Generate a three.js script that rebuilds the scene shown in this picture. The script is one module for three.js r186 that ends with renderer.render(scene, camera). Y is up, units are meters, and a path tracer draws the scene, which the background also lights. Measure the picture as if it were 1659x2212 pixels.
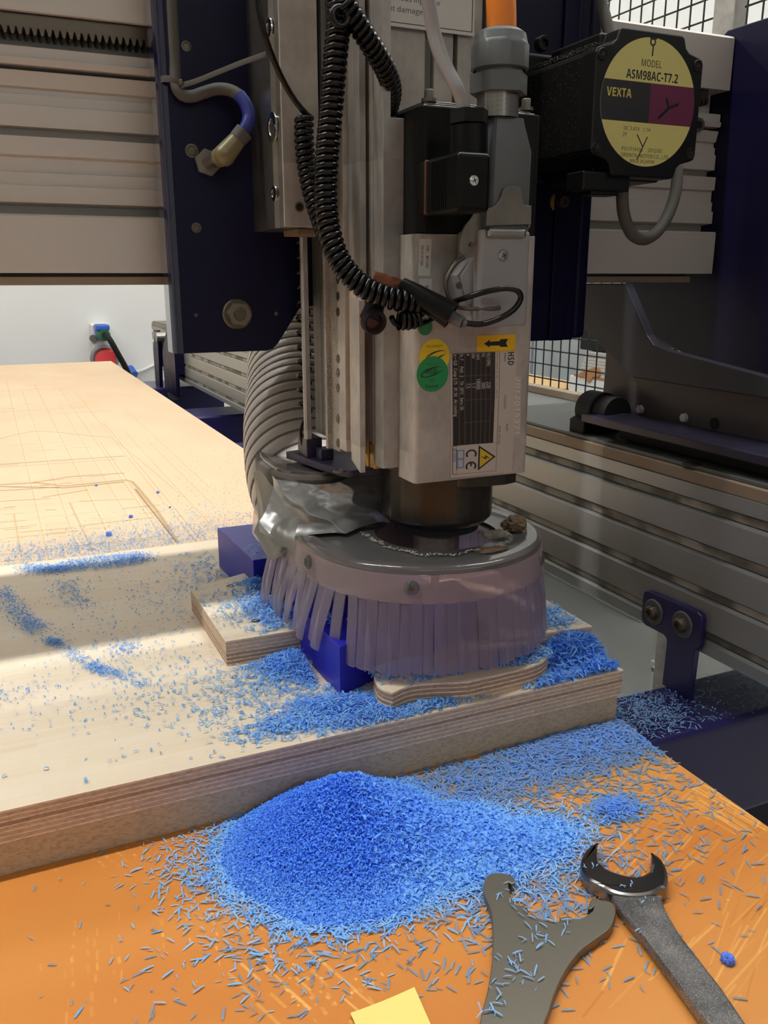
import * as THREE from 'three';
import { RoundedBoxGeometry } from 'three/addons/geometries/RoundedBoxGeometry.js';
import { mergeGeometries, toCreasedNormals } from 'three/addons/utils/BufferGeometryUtils.js';
import { RectAreaLightUniformsLib } from 'three/addons/lights/RectAreaLightUniformsLib.js';

// ------------------------------------------------------------------ camera, lights, exposure
const W = 1659, H = 2212, FPX = 1857;
const scene = new THREE.Scene();
const camera = new THREE.PerspectiveCamera(2 * Math.atan(H / 2 / FPX) * 180 / Math.PI, W / H, 0.02, 50);
const EYE = new THREE.Vector3(0, 1.103, 0), PITCH = Math.atan(511 / FPX), YAW = 24.3 * Math.PI / 180;
const FWD = new THREE.Vector3(Math.sin(YAW) * Math.cos(PITCH), -Math.sin(PITCH), -Math.cos(YAW) * Math.cos(PITCH));
camera.position.copy(EYE); camera.lookAt(EYE.clone().add(FWD)); camera.updateMatrixWorld();
const renderer = new THREE.WebGLRenderer({ antialias: true });
renderer.toneMapping = THREE.LinearToneMapping;
renderer.toneMappingExposure = 4.1;
renderer.shadowMap.enabled = true;
RectAreaLightUniformsLib.init();
scene.background = new THREE.Color(0, 0, 0);
const LAMP_POWER = 27, LAMP_COLOR = new THREE.Color().setRGB(1.0, 0.975, 0.94);
// [x, z, share of full power]
const LAMPS = [[-1.25, -0.69, 1], [0.3, -0.69, 1], [1.85, -0.69, 0.7], [-1.25, -2.6, 0.36], [0.3, -2.6, 0.36], [1.85, -2.6, 0.42], [-1.25, 3.2, 0.18], [0.3, 3.2, 0.18], [1.85, 3.2, 0.18]];

// ------------------------------------------------------------------ helpers
let seed = 7;
const rnd = () => { seed = (seed * 1664525 + 1013904223) >>> 0; return seed / 4294967296; };
const rr = (a, b) => a + (b - a) * rnd();
const V = (x, y, z) => new THREE.Vector3(x, y, z);
const RIGHT = V(Math.cos(YAW), 0, Math.sin(YAW)), UP = new THREE.Vector3().crossVectors(RIGHT, FWD);
// a measured point of the photograph carried onto the plane (x, y or z = value) on which it really lies
function P(px, py, pl) {
  const d = FWD.clone().addScaledVector(RIGHT, (px - W / 2) / FPX).addScaledVector(UP, -(py - H / 2) / FPX);
  const k = Object.keys(pl)[0];
  return EYE.clone().addScaledVector(d, (pl[k] - EYE[k]) / d[k]);
}
const used = {};
function numbered(n) { used[n] = (used[n] || 0) + 1; return used[n] === 1 ? n : n + '_' + String(used[n] - 1).padStart(3, '0'); }
function thing(name, label, category, at = [0, 0, 0], group) {
  const o = new THREE.Group(); o.name = numbered(name); o.position.set(...at); scene.add(o);
  o.userData = { label, category }; if (group) o.userData.group = group;
  return o;
}
function rootOf(o) { while (o.parent && o.parent !== scene) o = o.parent; return o; }
// geometry is written in world metres and moved into the thing's own frame
function add(parent, name, geo, mat, label) {
  let g = Array.isArray(geo) ? mergeGeometries(geo.map(clean)) : geo;
  const r = rootOf(parent);
  g.translate(-r.position.x, -r.position.y, -r.position.z);
  const m = new THREE.Mesh(g, mat); m.name = numbered(name); m.castShadow = m.receiveShadow = true;
  if (label) m.userData.label = label;
  parent.add(m); return m;
}
function clean(g) {
  if (g.index) g = g.toNonIndexed();
  if (!g.attributes.uv) g.setAttribute('uv', new THREE.BufferAttribute(new Float32Array(g.attributes.position.count * 2), 2));
  for (const k of Object.keys(g.attributes)) if (!['position', 'normal', 'uv'].includes(k)) g.deleteAttribute(k);
  return g;
}
function single(name, geo, mat, label, category, at, group) {
  const g = Array.isArray(geo) ? mergeGeometries(geo.map(clean)) : geo;
  g.translate(-at[0], -at[1], -at[2]);
  const m = new THREE.Mesh(g, mat); m.name = numbered(name); m.position.set(...at); m.castShadow = m.receiveShadow = true;
  m.userData = { label, category }; if (group) m.userData.group = group;
  scene.add(m); return m;
}
function struct(name, geo, mat) {
  const m = new THREE.Mesh(geo, mat); m.name = name; m.userData = { kind: 'structure' }; m.castShadow = m.receiveShadow = true; scene.add(m); return m;
}
function uvBox(g, s = 1) { // box-projected uv in metres
  if (g.index) g = g.toNonIndexed();
  const p = g.attributes.position, n = g.attributes.normal, uv = new Float32Array(p.count * 2);
  for (let i = 0; i < p.count; i += 3) {
    const nx = Math.abs(n.getX(i) + n.getX(i + 1) + n.getX(i + 2)), ny = Math.abs(n.getY(i) + n.getY(i + 1) + n.getY(i + 2)), nz = Math.abs(n.getZ(i) + n.getZ(i + 1) + n.getZ(i + 2));
    for (let j = i; j < i + 3; j++) {
      const x = p.getX(j), y = p.getY(j), z = p.getZ(j);
      const [u, v] = ny >= nx && ny >= nz ? [x, -z] : nx >= nz ? [z, y] : [x, y];
      uv[j * 2] = u * s; uv[j * 2 + 1] = v * s;
    }
  }
  g.setAttribute('uv', new THREE.BufferAttribute(uv, 2)); return g;
}
function box(x0, x1, y0, y1, z0, z1, r = 0.001, seg = 1) {
  const w = Math.abs(x1 - x0), h = Math.abs(y1 - y0), d = Math.abs(z1 - z0);
  const g = new RoundedBoxGeometry(w, h, d, seg + 1, Math.min(r, w / 2.01, h / 2.01, d / 2.01));
  g.translate((x0 + x1) / 2, (y0 + y1) / 2, (z0 + z1) / 2); return uvBox(g);
}
function cyl(r0, r1, a, b, seg = 32) { // from point a (radius r0) to point b (radius r1)
  const d = b.clone().sub(a), g = new THREE.CylinderGeometry(r1, r0, d.length(), seg);
  g.applyQuaternion(new THREE.Quaternion().setFromUnitVectors(V(0, 1, 0), d.clone().normalize()));
  const c = a.clone().add(b).multiplyScalar(0.5); g.translate(c.x, c.y, c.z); return g;
}
function lathe(profile, a, dir, seg = 40) { // profile: [radius, height] along dir from a
  const g = new THREE.LatheGeometry(profile.map(([r, h]) => new THREE.Vector2(Math.max(r, 1e-5), h)), seg);
  g.applyQuaternion(new THREE.Quaternion().setFromUnitVectors(V(0, 1, 0), dir.clone().normalize()));
  g.translate(a.x, a.y, a.z); return toCreasedNormals(g, 0.6);
}
function tube(pts, r, seg = 60, rad = 10) { return new THREE.TubeGeometry(new THREE.CatmullRomCurve3(pts, false, 'centripetal'), seg, r, rad, false); }
function coil(pts, R, r, pitch, phase = 0, taper = 0) {
  const c = new THREE.CatmullRomCurve3(pts, false, 'centripetal'), L = c.getLength(), turns = L / pitch, N = Math.round(turns * 12);
  const fr = c.computeFrenetFrames(N, false), out = [], q = V(0, 0, 0);
  for (let i = 0; i <= N; i++) {
    c.getPointAt(i / N, q); const a = phase + i / N * turns * Math.PI * 2, s = R * (1 - taper * i / N);
    out.push(q.clone().addScaledVector(fr.normals[i], Math.cos(a) * s).addScaledVector(fr.binormals[i], Math.sin(a) * s));
  }
  return new THREE.TubeGeometry(new THREE.CatmullRomCurve3(out), N, r, 7, false);
}
function shapeOf(pts, holes = []) {
  const s = new THREE.Shape(pts.map((p) => new THREE.Vector2(p[0], p[1])));
  for (const h of holes) s.holes.push(h);
  return s;
}
function circleHole(x, y, r) { const p = new THREE.Path(); p.absarc(x, y, r, 0, Math.PI * 2, true); return p; }
// outline in x,z -> slab between y0 and y1
function slabXZ(pts, y0, y1, bevel = 0, holes = [], curve = 12) {
  const s = pts instanceof THREE.Shape ? pts : shapeOf(pts.map(([x, z]) => [x, -z]), holes);
  const g = new THREE.ExtrudeGeometry(s, { depth: y1 - y0 - 2 * bevel, bevelEnabled: bevel > 0, bevelSize: bevel, bevelOffset: -bevel, bevelThickness: bevel, bevelSegments: 2, curveSegments: curve });
  g.rotateX(-Math.PI / 2); g.translate(0, y0 + bevel, 0); return uvBox(g);
}
// outline in z,y -> slab between x0 and x1
function slabZY(pts, x0, x1, bevel = 0, holes = []) {
  const g = new THREE.ExtrudeGeometry(shapeOf(pts.map(([z, y]) => [-z, y]), holes), { depth: Math.abs(x1 - x0) - 2 * bevel, bevelEnabled: bevel > 0, bevelSize: bevel, bevelOffset: -bevel, bevelThickness: bevel, bevelSegments: 2 });
  g.rotateY(Math.PI / 2); g.translate(Math.min(x0, x1) + bevel, 0, 0); return uvBox(g);
}
// outline in x,y -> slab between z0 and z1
function slabXY(pts, z0, z1, bevel = 0, holes = []) {
  const s = pts instanceof THREE.Shape ? pts : shapeOf(pts, holes);
  const g = new THREE.ExtrudeGeometry(s, { depth: Math.abs(z1 - z0) - 2 * bevel, bevelEnabled: bevel > 0, bevelSize: bevel, bevelOffset: -bevel, bevelThickness: bevel, bevelSegments: 2, curveSegments: 16 });
  g.translate(0, 0, Math.min(z0, z1) + bevel); return uvBox(g);
}
function smooth(pts, n = 8, closed = true) { // rounded outline through points
  const c = new THREE.CatmullRomCurve3(pts.map(([a, b]) => V(a, b, 0)), closed, 'centripetal');
  return c.getPoints(pts.length * n).slice(0, closed ? -1 : undefined).map((p) => [p.x, p.y]);
}
function quadPlate(tl, tr, br, bl, th = 0.0002) { // a thin printed label: front face carries the uv
  const g = new THREE.BoxGeometry(1, 1, 1), p = g.attributes.position;
  const n = tr.clone().sub(tl).cross(bl.clone().sub(tl)).normalize().negate();
  for (let i = 0; i < p.count; i++) {
    const u = p.getX(i) + 0.5, v = p.getY(i) + 0.5;
    const q = bl.clone().lerp(br, u).lerp(tl.clone().lerp(tr, u), v).addScaledVector(n, p.getZ(i) > 0 ? th : 0);
    p.setXYZ(i, q.x, q.y, q.z);
  }
  g.computeVertexNormals(); return g;
}
const hexNut = (a, dir, r, h, rot = 0) => { const g = new THREE.CylinderGeometry(r, r, h, 6); g.rotateY(rot); g.applyQuaternion(new THREE.Quaternion().setFromUnitVectors(V(0, 1, 0), dir)); g.translate(a.x + dir.x * h / 2, a.y + dir.y * h / 2, a.z + dir.z * h / 2); return toCreasedNormals(g, 0.3); };
function screwHead(c, dir, r, h) { // domed head with a cross recess
  const g = lathe([[0, h * 0.55], [r * 0.2, h * 0.55], [r * 0.22, h], [r * 0.55, h * 0.9], [r * 0.9, h * 0.45], [r, 0], [0, 0]], c, dir, 24);
  return g;
}
function crossSlot(c, dir, r, h) {
  const q = new THREE.Quaternion().setFromUnitVectors(V(0, 0, 1), dir.clone().normalize());
  return [0.4, 0.4 + Math.PI / 2].map((a) => { const g = new THREE.BoxGeometry(r * 1.1, r * 0.2, h); g.rotateZ(a); g.applyQuaternion(q); g.translate(c.x, c.y, c.z); return g; });
}

// ------------------------------------------------------------------ procedural textures
function hash2(x, y, s) { let h = Math.imul(x, 374761393) + Math.imul(y, 668265263) + Math.imul(s, 982451653); h = Math.imul(h ^ (h >>> 13), 1274126177); return ((h ^ (h >>> 16)) >>> 0) / 4294967296; }
function vnoise(x, y, s, per) {
  const xi = Math.floor(x), yi = Math.floor(y), fx = x - xi, fy = y - yi, u = fx * fx * (3 - 2 * fx), v = fy * fy * (3 - 2 * fy);
  const m = (a) => per ? ((a % per) + per) % per : a;
  const a = hash2(m(xi), m(yi), s), b = hash2(m(xi + 1), m(yi), s), c = hash2(m(xi), m(yi + 1), s), d = hash2(m(xi + 1), m(yi + 1), s);
  return a + (b - a) * u + (c - a) * v + (a - b - c + d) * u * v;
}
function fbm(x, y, s, o = 4) { let t = 0, a = 0.5, f = 1; for (let i = 0; i < o; i++) { t += a * vnoise(x * f, y * f, s + i); a *= 0.5; f *= 2; } return t; }
function dataTex(w, h, fn, srgb = true, repeat = [1, 1]) {
  const d = new Uint8Array(w * h * 4);
  for (let y = 0; y < h; y++) for (let x = 0; x < w; x++) { const c = fn(x / w, y / h), i = (y * w + x) * 4; for (let k = 0; k < 3; k++) d[i + k] = Math.max(0, Math.min(255, c[k])); d[i + 3] = 255; }
  const t = new THREE.DataTexture(d, w, h); t.wrapS = t.wrapT = THREE.RepeatWrapping; t.magFilter = THREE.LinearFilter; t.minFilter = THREE.LinearMipmapLinearFilter; t.generateMipmaps = true;
  if (srgb) t.colorSpace = THREE.SRGBColorSpace; t.repeat.set(...repeat); t.needsUpdate = true; return t;
}
function canvasTex(w, h, draw) {
  const c = document.createElement('canvas'); c.width = w; c.height = h; const g = c.getContext('2d'); draw(g, w, h);
  const t = new THREE.CanvasTexture(c); t.colorSpace = THREE.SRGBColorSpace; t.anisotropy = 8; return t;
}
const mix = (a, b, t) => a.map((v, i) => v + (b[i] - v) * t);
const clamp = (v, a = 0, b = 1) => Math.max(a, Math.min(b, v));
const sstep = (a, b, v) => { const t = clamp((v - a) / (b - a)); return t * t * (3 - 2 * t); };

// grey noise used as dust / wear on roughness (tiles every 0.25 m)
const dustRough = dataTex(512, 512, (u, v) => { const n = fbm(u * 8, v * 8, 3, 5); const q = 190 + n * 65; return [q, q, q]; }, false, [4, 4]);

const grime = dataTex(512, 512, (u, v) => { const n = fbm(u * 9, v * 9, 31, 5), f = fbm(u * 60, v * 30, 37, 3), q = clamp(0.82 + 0.26 * n + 0.1 * f - 0.06) * 255; return [q, q * 0.99, q * 0.97]; }, true, [6, 6]);

// ------------------------------------------------------------------ materials
const std = (o) => new THREE.MeshStandardMaterial(o), phy = (o) => new THREE.MeshPhysicalMaterial(o);
const rgb = (r, g, b) => new THREE.Color().setRGB(r, g, b);
const M = {
  wall: std({ color: rgb(0.78, 0.79, 0.77), roughness: 0.9 }),
  ceiling: std({ color: rgb(0.75, 0.75, 0.73), roughness: 0.95 }),
  floor: std({ color: rgb(0.36, 0.37, 0.35), roughness: 0.55 }),
  navy: phy({ color: rgb(0.0046, 0.004, 0.026), roughness: 0.45, specularIntensity: 0.4, roughnessMap: dustRough }),
  navyEdge: phy({ color: rgb(0.006, 0.005, 0.03), roughness: 0.15, clearcoat: 1, clearcoatRoughness: 0.08 }),
  navyBeam: phy({ color: rgb(0.018, 0.0145, 0.1), roughness: 0.34, clearcoat: 0.25, clearcoatRoughness: 0.25 }),
  navyGloss: phy({ color: rgb(0.011, 0.0095, 0.062), roughness: 0.3, clearcoat: 0.3, clearcoatRoughness: 0.2 }),
  alu: std({ map: grime, color: rgb(0.42, 0.41, 0.395), metalness: 0.5, roughness: 0.45 }),
  beamAlu: std({ color: rgb(0.33, 0.345, 0.345), metalness: 0.55, roughness: 0.38 }),
  gantryAlu: std({ color: rgb(0.58, 0.545, 0.5), metalness: 0.15, roughness: 0.5 }),
  aluMatte: std({ map: grime,  color: rgb(0.48, 0.455, 0.425), metalness: 0.3, roughness: 0.55 }),
  aluWhite: std({ map: grime,  color: rgb(0.50, 0.475, 0.44), metalness: 0.15, roughness: 0.55 }),
  aluDark: std({ color: rgb(0.15, 0.14, 0.125), metalness: 0.4, roughness: 0.6 }),
  steel: std({ map: grime,  color: rgb(0.42, 0.41, 0.39), metalness: 0.95, roughness: 0.32 }),
  steelDull: std({ map: grime,  color: rgb(0.24, 0.23, 0.21), metalness: 0.7, roughness: 0.5 }),
  washerGrey: std({ color: rgb(0.14, 0.145, 0.145), metalness: 0.4, roughness: 0.5 }),
  zinc: std({ color: rgb(0.75, 0.74, 0.7), metalness: 0.5, roughness: 0.35 }),
  chrome: std({ color: rgb(0.6, 0.59, 0.57), metalness: 1, roughness: 0.16 }),
  brass: std({ color: rgb(0.55, 0.38, 0.12), metalness: 0.8, roughness: 0.4 }),
  boltHead: std({ color: rgb(0.2, 0.17, 0.13), metalness: 0.6, roughness: 0.4 }),
  bolt: std({ color: rgb(0.13, 0.11, 0.085), metalness: 0.85, roughness: 0.42 }),
  blackPlastic: phy({ color: rgb(0.0035, 0.0035, 0.0035), roughness: 0.34, specularIntensity: 0.38 }),
  blackMatte: std({ color: rgb(0.004, 0.004, 0.004), roughness: 0.75 }),
  blackCable: phy({ color: rgb(0.003, 0.003, 0.0034), roughness: 0.25, specularIntensity: 0.7 }),
  capBlack: phy({ color: rgb(0.0042, 0.0042, 0.004), roughness: 0.6, specularIntensity: 0.5 }),
  nose: std({ color: rgb(0.045, 0.04, 0.034), metalness: 0.6, roughness: 0.33, roughnessMap: dustRough }),
  connGrey: std({ color: rgb(0.10, 0.11, 0.115), roughness: 0.42 }),
  connLight: std({ color: rgb(0.29, 0.29, 0.30), metalness: 0.2, roughness: 0.5 }),
  orangeCable: std({ color: rgb(0.85, 0.24, 0.02), roughness: 0.5 }),
  greyCable: phy({ color: rgb(0.3, 0.295, 0.3), roughness: 0.35, clearcoat: 0.3 }),
  dustyCable: std({ color: rgb(0.085, 0.08, 0.07), roughness: 0.75 }),
  motorBlack: phy({ color: rgb(0.0055, 0.0055, 0.0055), roughness: 0.5, specularIntensity: 0.7, roughnessMap: dustRough }),
  blockBlue: phy({ color: rgb(0.017, 0.019, 0.42), roughness: 0.42 }),
  pvc: phy({ color: rgb(0.72, 0.66, 0.78), roughness: 0.36, transmission: 0.88, thickness: 0, ior: 1.4, side: THREE.DoubleSide }),
  pvcBand: phy({ color: rgb(0.68, 0.54, 0.56), roughness: 0.38, transmission: 0.7, thickness: 0, ior: 1.4, clearcoat: 0.6, clearcoatRoughness: 0.1, side: THREE.DoubleSide }),
  clearRim: phy({ color: rgb(0.6, 0.56, 0.57), roughness: 0.12, transmission: 0.86, thickness: 0, clearcoat: 1, clearcoatRoughness: 0.04, side: THREE.DoubleSide }),
  lidGrey: phy({ color: rgb(0.085, 0.085, 0.084), roughness: 0.3, clearcoat: 0.4, clearcoatRoughness: 0.2 }),
  tape: phy({ color: rgb(0.3, 0.305, 0.3), metalness: 0.4, roughness: 0.3, clearcoat: 0.35, clearcoatRoughness: 0.25, side: THREE.DoubleSide }),
  ductShade: std({ color: rgb(0.12, 0.105, 0.09), roughness: 0.6 }),
  tapeFlap: phy({ color: rgb(0.17, 0.17, 0.152), metalness: 0.1, roughness: 0.4, side: THREE.DoubleSide }),
  hose: phy({ color: rgb(0.52, 0.475, 0.44), roughness: 0.42, clearcoat: 0.3, clearcoatRoughness: 0.3 }),
  hoseWire: std({ color: rgb(0.15, 0.12, 0.10), roughness: 0.5 }),
  crumb: std({ color: rgb(0.17, 0.115, 0.07), roughness: 0.95 }),
  greyDust: std({ color: rgb(0.28, 0.25, 0.2), roughness: 1 }),
  dust: std({ color: rgb(0.62, 0.42, 0.22), roughness: 1 }),
  birch: std({ color: rgb(0.86, 0.67, 0.49), roughness: 0.8 }),
  plyDark: std({ color: rgb(0.42, 0.29, 0.2), roughness: 0.85 }),
  plyMid: std({ color: rgb(0.6, 0.445, 0.325), roughness: 0.85 }),
  note: std({ color: rgb(0.78, 0.68, 0.2), roughness: 0.8, side: THREE.DoubleSide }),
  white: std({ color: rgb(0.75, 0.76, 0.75), roughness: 0.6 }),
  blueSocket: std({ color: rgb(0.03, 0.13, 0.55), roughness: 0.4 }),
  redSocket: std({ color: rgb(0.62, 0.015, 0.02), roughness: 0.4 }),
  greenPlug: std({ color: rgb(0.02, 0.13, 0.05), roughness: 0.5 }),
  cardboard: std({ color: rgb(0.45, 0.21, 0.08), roughness: 0.9 }),
  paper: std({ color: rgb(0.55, 0.52, 0.48), roughness: 0.9 }),
  plank: std({ color: rgb(0.62, 0.42, 0.2), roughness: 0.8 }),
  cabinet: std({ color: rgb(0.36, 0.4, 0.42), roughness: 0.5 }),
  wire: std({ color: rgb(0.012, 0.012, 0.012), roughness: 0.5 }),
  railTan: std({ color: rgb(0.3, 0.235, 0.17), roughness: 0.6, metalness: 0.4 }),
  plateGreen: std({ color: rgb(0.13, 0.14, 0.132), roughness: 0.5, metalness: 0.3 }),
  greenSticker: std({ color: rgb(0.03, 0.22, 0.07), roughness: 0.5 }),
  flake: phy({ color: rgb(1, 1, 1), roughness: 0.65, transmission: 0.32, thickness: 0, side: THREE.DoubleSide }),
  flakeThin: phy({ color: rgb(1, 1, 1), roughness: 0.55, transmission: 0.66, thickness: 0, side: THREE.DoubleSide }),
  flakeSolid: std({ color: rgb(1, 1, 1), roughness: 0.55, side: THREE.DoubleSide }),
  heapCore: std({ color: rgb(0.045, 0.24, 1.0), roughness: 0.8 }),
  purplePlate: std({ color: rgb(0.017, 0.0145, 0.036), roughness: 0.4 }),
  amber: phy({ color: rgb(0.24, 0.205, 0.085), roughness: 0.35, transmission: 0.3, thickness: 0 }),
  dustyGusset: phy({ color: rgb(0.034, 0.036, 0.046), roughness: 0.4, specularIntensity: 0.5 }),
  footPanel: phy({ color: rgb(0.085, 0.07, 0.074), roughness: 0.38, specularIntensity: 0.5 }),
  zincTie: std({ color: rgb(0.1, 0.095, 0.085), roughness: 0.35 }),
  copperTape: std({ color: rgb(0.09, 0.035, 0.022), roughness: 0.7 }),
  slotDust: std({ color: rgb(0.42, 0.4, 0.36), roughness: 0.8, map: dataTex(512, 64, (u, v) => { const n = fbm(u * 26, v * 2, 47, 4), q = 255 * (0.6 + 0.4 * sstep(0.3, 0.62, n)); return [q, q, q * 0.96]; }, true, [1.4, 20]) }),
  jaw: std({ color: rgb(0.24, 0.235, 0.23), metalness: 1, roughness: 0.22 }),
  satin: std({ color: rgb(0.95, 0.94, 0.92), metalness: 0.55, roughness: 0.33, map: dataTex(512, 512, (u, v) => { const n = hash2(Math.floor(u * 512), Math.floor(v * 512), 3), m = fbm(u * 10, v * 10, 91, 4), b = 78 + m * 75, q = n > 0.965 ? 240 : n > 0.86 ? b + 50 : b; return [q, q, q]; }, true, [10, 10]) }),
  spanner: std({ color: rgb(0.21, 0.197, 0.16), metalness: 0.85, roughness: 0.42 }),
};

// wood, board and print textures -------------------------------------------------
function canvasGrain(g, w, h, n, colors, alpha, lw) { // long soft streaks along u
  for (let i = 0; i < n; i++) {
    const y = rnd() * h, x = rnd() * w, L = rr(0.15, 0.9) * w; g.strokeStyle = colors[Math.floor(rnd() * colors.length)]; g.globalAlpha = alpha * rr(0.3, 1); g.lineWidth = rr(lw[0], lw[1]);
    g.beginPath(); g.moveTo(x - L / 2, y); g.bezierCurveTo(x - L / 6, y + rr(-4, 4), x + L / 6, y + rr(-5, 5), x + L / 2, y + rr(-4, 4)); g.stroke();
  }
  g.globalAlpha = 1;
}
const plyTopTex = canvasTex(2048, 1024, (g, w, h) => { // 1.5 m x 0.44 m
  g.fillStyle = '#ded0b9'; g.fillRect(0, 0, w, h);
  canvasGrain(g, w, h, 70, ['#d6c09f', '#e6dbc8', '#d3b896'], 0.22, [20, 80]);
  canvasGrain(g, w, h, 500, ['#d2b996', '#eae2d2', '#d9c4a5'], 0.16, [1, 6]);
  for (let i = 0; i < 9; i++) { const x = rr(0.55, 1) * w, y = rr(0.1, 1) * h, gr = g.createRadialGradient(x, y, 0, x, y, rr(60, 150)); gr.addColorStop(0, 'rgba(205,160,105,0.25)'); gr.addColorStop(1, 'rgba(205,160,105,0)'); g.fillStyle = gr; g.save(); g.translate(x, y); g.scale(2.4, 0.5); g.translate(-x, -y); g.fillRect(x - 200, y - 200, 400, 400); g.restore(); }
});
plyTopTex.wrapS = plyTopTex.wrapT = THREE.RepeatWrapping; plyTopTex.repeat.set(1 / 1.5, 1 / 0.44);
const birchTop = std({ map: plyTopTex, roughness: 0.62 });
const plyEdgeTex = dataTex(512, 128, (u, v) => { const n = fbm(u * 60, v * 40, 11, 4), q = 205 + n * 90; return [q, q, q]; }, true, [8, 30]);
M.birch.map = plyEdgeTex; M.plyDark.map = plyEdgeTex; M.plyMid.map = plyEdgeTex;

const MDFX0 = -0.36, MDFX1 = 0.357, MDFZ0 = -0.4115, MDFZ1 = -2.97, MDFY = 0.832;
function drawMdf(g, w, h, bump) {
  const c = (px, py) => { const q = P(px, py, { y: MDFY }); return [(q.x - MDFX0) / (MDFX1 - MDFX0) * w, (q.z - MDFZ1) / (MDFZ0 - MDFZ1) * h]; };
  const cz = (z) => (z - MDFZ1) / (MDFZ0 - MDFZ1) * h, cx = (x) => (x - MDFX0) / (MDFX1 - MDFX0) * w;
  g.fillStyle = bump ? '#ffffff' : '#d6bc9b'; g.fillRect(0, 0, w, h);
  if (!bump) { for (let i = 0; i < 260; i++) { const x = rnd() * w, y = rnd() * h, r = rr(30, 150); const gr = g.createRadialGradient(x, y, 0, x, y, r); const k = rnd() < 0.5; gr.addColorStop(0, k ? 'rgba(226,204,172,0.3)' : 'rgba(200,165,125,0.2)'); gr.addColorStop(1, 'rgba(214,188,155,0)'); g.fillStyle = gr; g.fillRect(x - r, y - r, 2 * r, 2 * r); } }
  const line = (pts, lw, col, a = 1) => { g.strokeStyle = bump ? '#000000' : col; g.globalAlpha = bump ? Math.min(1, lw / 5) : a; g.lineWidth = lw; g.beginPath(); pts.forEach((p, i) => g[i ? 'lineTo' : 'moveTo'](...p)); g.stroke(); g.globalAlpha = 1; };
  const dark = '#a48a66', mid = '#bfa27c', pale = '#ecd2a6';
  // long cuts along the bed
  for (const [x, z0, z1, lw] of [[-0.02, -2.4, -0.7, 2], [0.03, -2.5, -0.8, 2], [0.06, -2.3, -0.8, 2], [0.095, -2.4, -0.8, 2.5], [0.125, -2.0, -0.8, 2], [0.146, -2.3, -0.8, 2.5], [0.152, -1.5, -0.82, 3], [0.176, -2.2, -0.82, 2.5], [0.182, -1.7, -0.82, 3], [0.205, -1.6, -0.82, 2.5], [0.228, -1.5, -1.0, 2], [0.245, -1.9, -1.1, 2]]) {
    line([[cx(x), cz(z0)], [cx(x), cz(z1)]], lw, dark, 0.28); line([[cx(x) + 3, cz(z0)], [cx(x) + 3, cz(z1)]], 2, pale, 0.3);
  }
  // cuts across
  for (let i = 0; i < 96; i++) { const z = i < 46 ? rr(-2.45, -0.83) : rr(-1.45, -0.84), x0 = rr(-0.3, 0.05), x1 = x0 + rr(0.06, 0.22); if (x1 > 0.21) continue; const n = 4; let xx = x0; for (let k = 0; k < n; k++) { const e = xx + (x1 - x0) / n * rr(0.5, 0.95); line([[cx(xx), cz(z)], [cx(e), cz(z + 0.002)]], rr(0.8, 2), rnd() < 0.4 ? '#8d7047' : mid, rr(0.4, 0.9)); xx += (x1 - x0) / n; } }
  // measured cuts
  const m = (pts, lw, col, a) => line(pts.map((p) => c(...p)), lw, col, a);
  m([[0, 1047], [80, 1043], [140, 1050], [270, 1037], [284, 1040], [296, 1052], [340, 1105], [384, 1172]], 6, '#b1936a', 0.9);
  m([[0, 1051], [140, 1054], [268, 1041]], 3, '#86653c', 0.9);
  m([[292, 1056], [382, 1172]], 3, '#8a6c46', 0.9);
  m([[0, 1003], [120, 995], [270, 985]], 2.4, '#8b6f49', 0.9); m([[0, 1010], [250, 992]], 2, '#a5875c', 0.8);
  m([[70, 1043], [150, 1030], [270, 1022]], 2.5, '#8b6a40', 0.9); m([[0, 1060], [130, 1052]], 2.5, '#8b6a40', 0.8);
  m([[0, 948], [30, 940], [75, 931], [130, 934], [180, 940], [240, 945]], 2.4, '#8d8062', 0.8); m([[240, 945], [310, 1000], [380, 1060]], 2, mid, 0.9);
  m([[90, 1075], [190, 1058]], 2.5, '#9a7443', 0.8); m([[0, 1083], [110, 1077]], 2, '#9a7443', 0.8); m([[170, 1083], [290, 1078]], 2, '#9a7443', 0.6);
  m([[170, 1136], [330, 1118]], 2, '#a98353', 0.8); m([[40, 1150], [160, 1140]], 2, '#a98353', 0.8); m([[150, 1085], [200, 1190]], 3, mid, 0.9); m([[30, 1110], [45, 1200]], 3, mid, 0.8);
  m([[0, 890], [140, 882]], 1.6, '#98825a', 0.8); m([[120, 893], [250, 887]], 2, '#9d875f', 0.7); m([[20, 815], [170, 811]], 1.5, '#b39a70', 0.7);
  if (!bump) for (let i = 0; i < 500; i++) { const p = c(rr(380, 560), rr(960, 1130)); g.fillStyle = '#9c8257'; g.globalAlpha = 0.5; g.fillRect(p[0], p[1], rr(1, 3), rr(1, 3)); g.globalAlpha = 1; }
}
const mdfTex = canvasTex(1024, 2048, (g, w, h) => { seed = 21; drawMdf(g, w, h, false); });
const mdfBump = canvasTex(1024, 2048, (g, w, h) => { seed = 21; drawMdf(g, w, h, true); }); mdfBump.colorSpace = THREE.NoColorSpace;
const mdfTop = std({ map: mdfTex, bumpMap: mdfBump, bumpScale: 0.0006, roughness: 0.75 });
const mdfEdge = std({ color: rgb(0.56, 0.42, 0.275), roughness: 0.85, map: plyEdgeTex });

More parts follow.
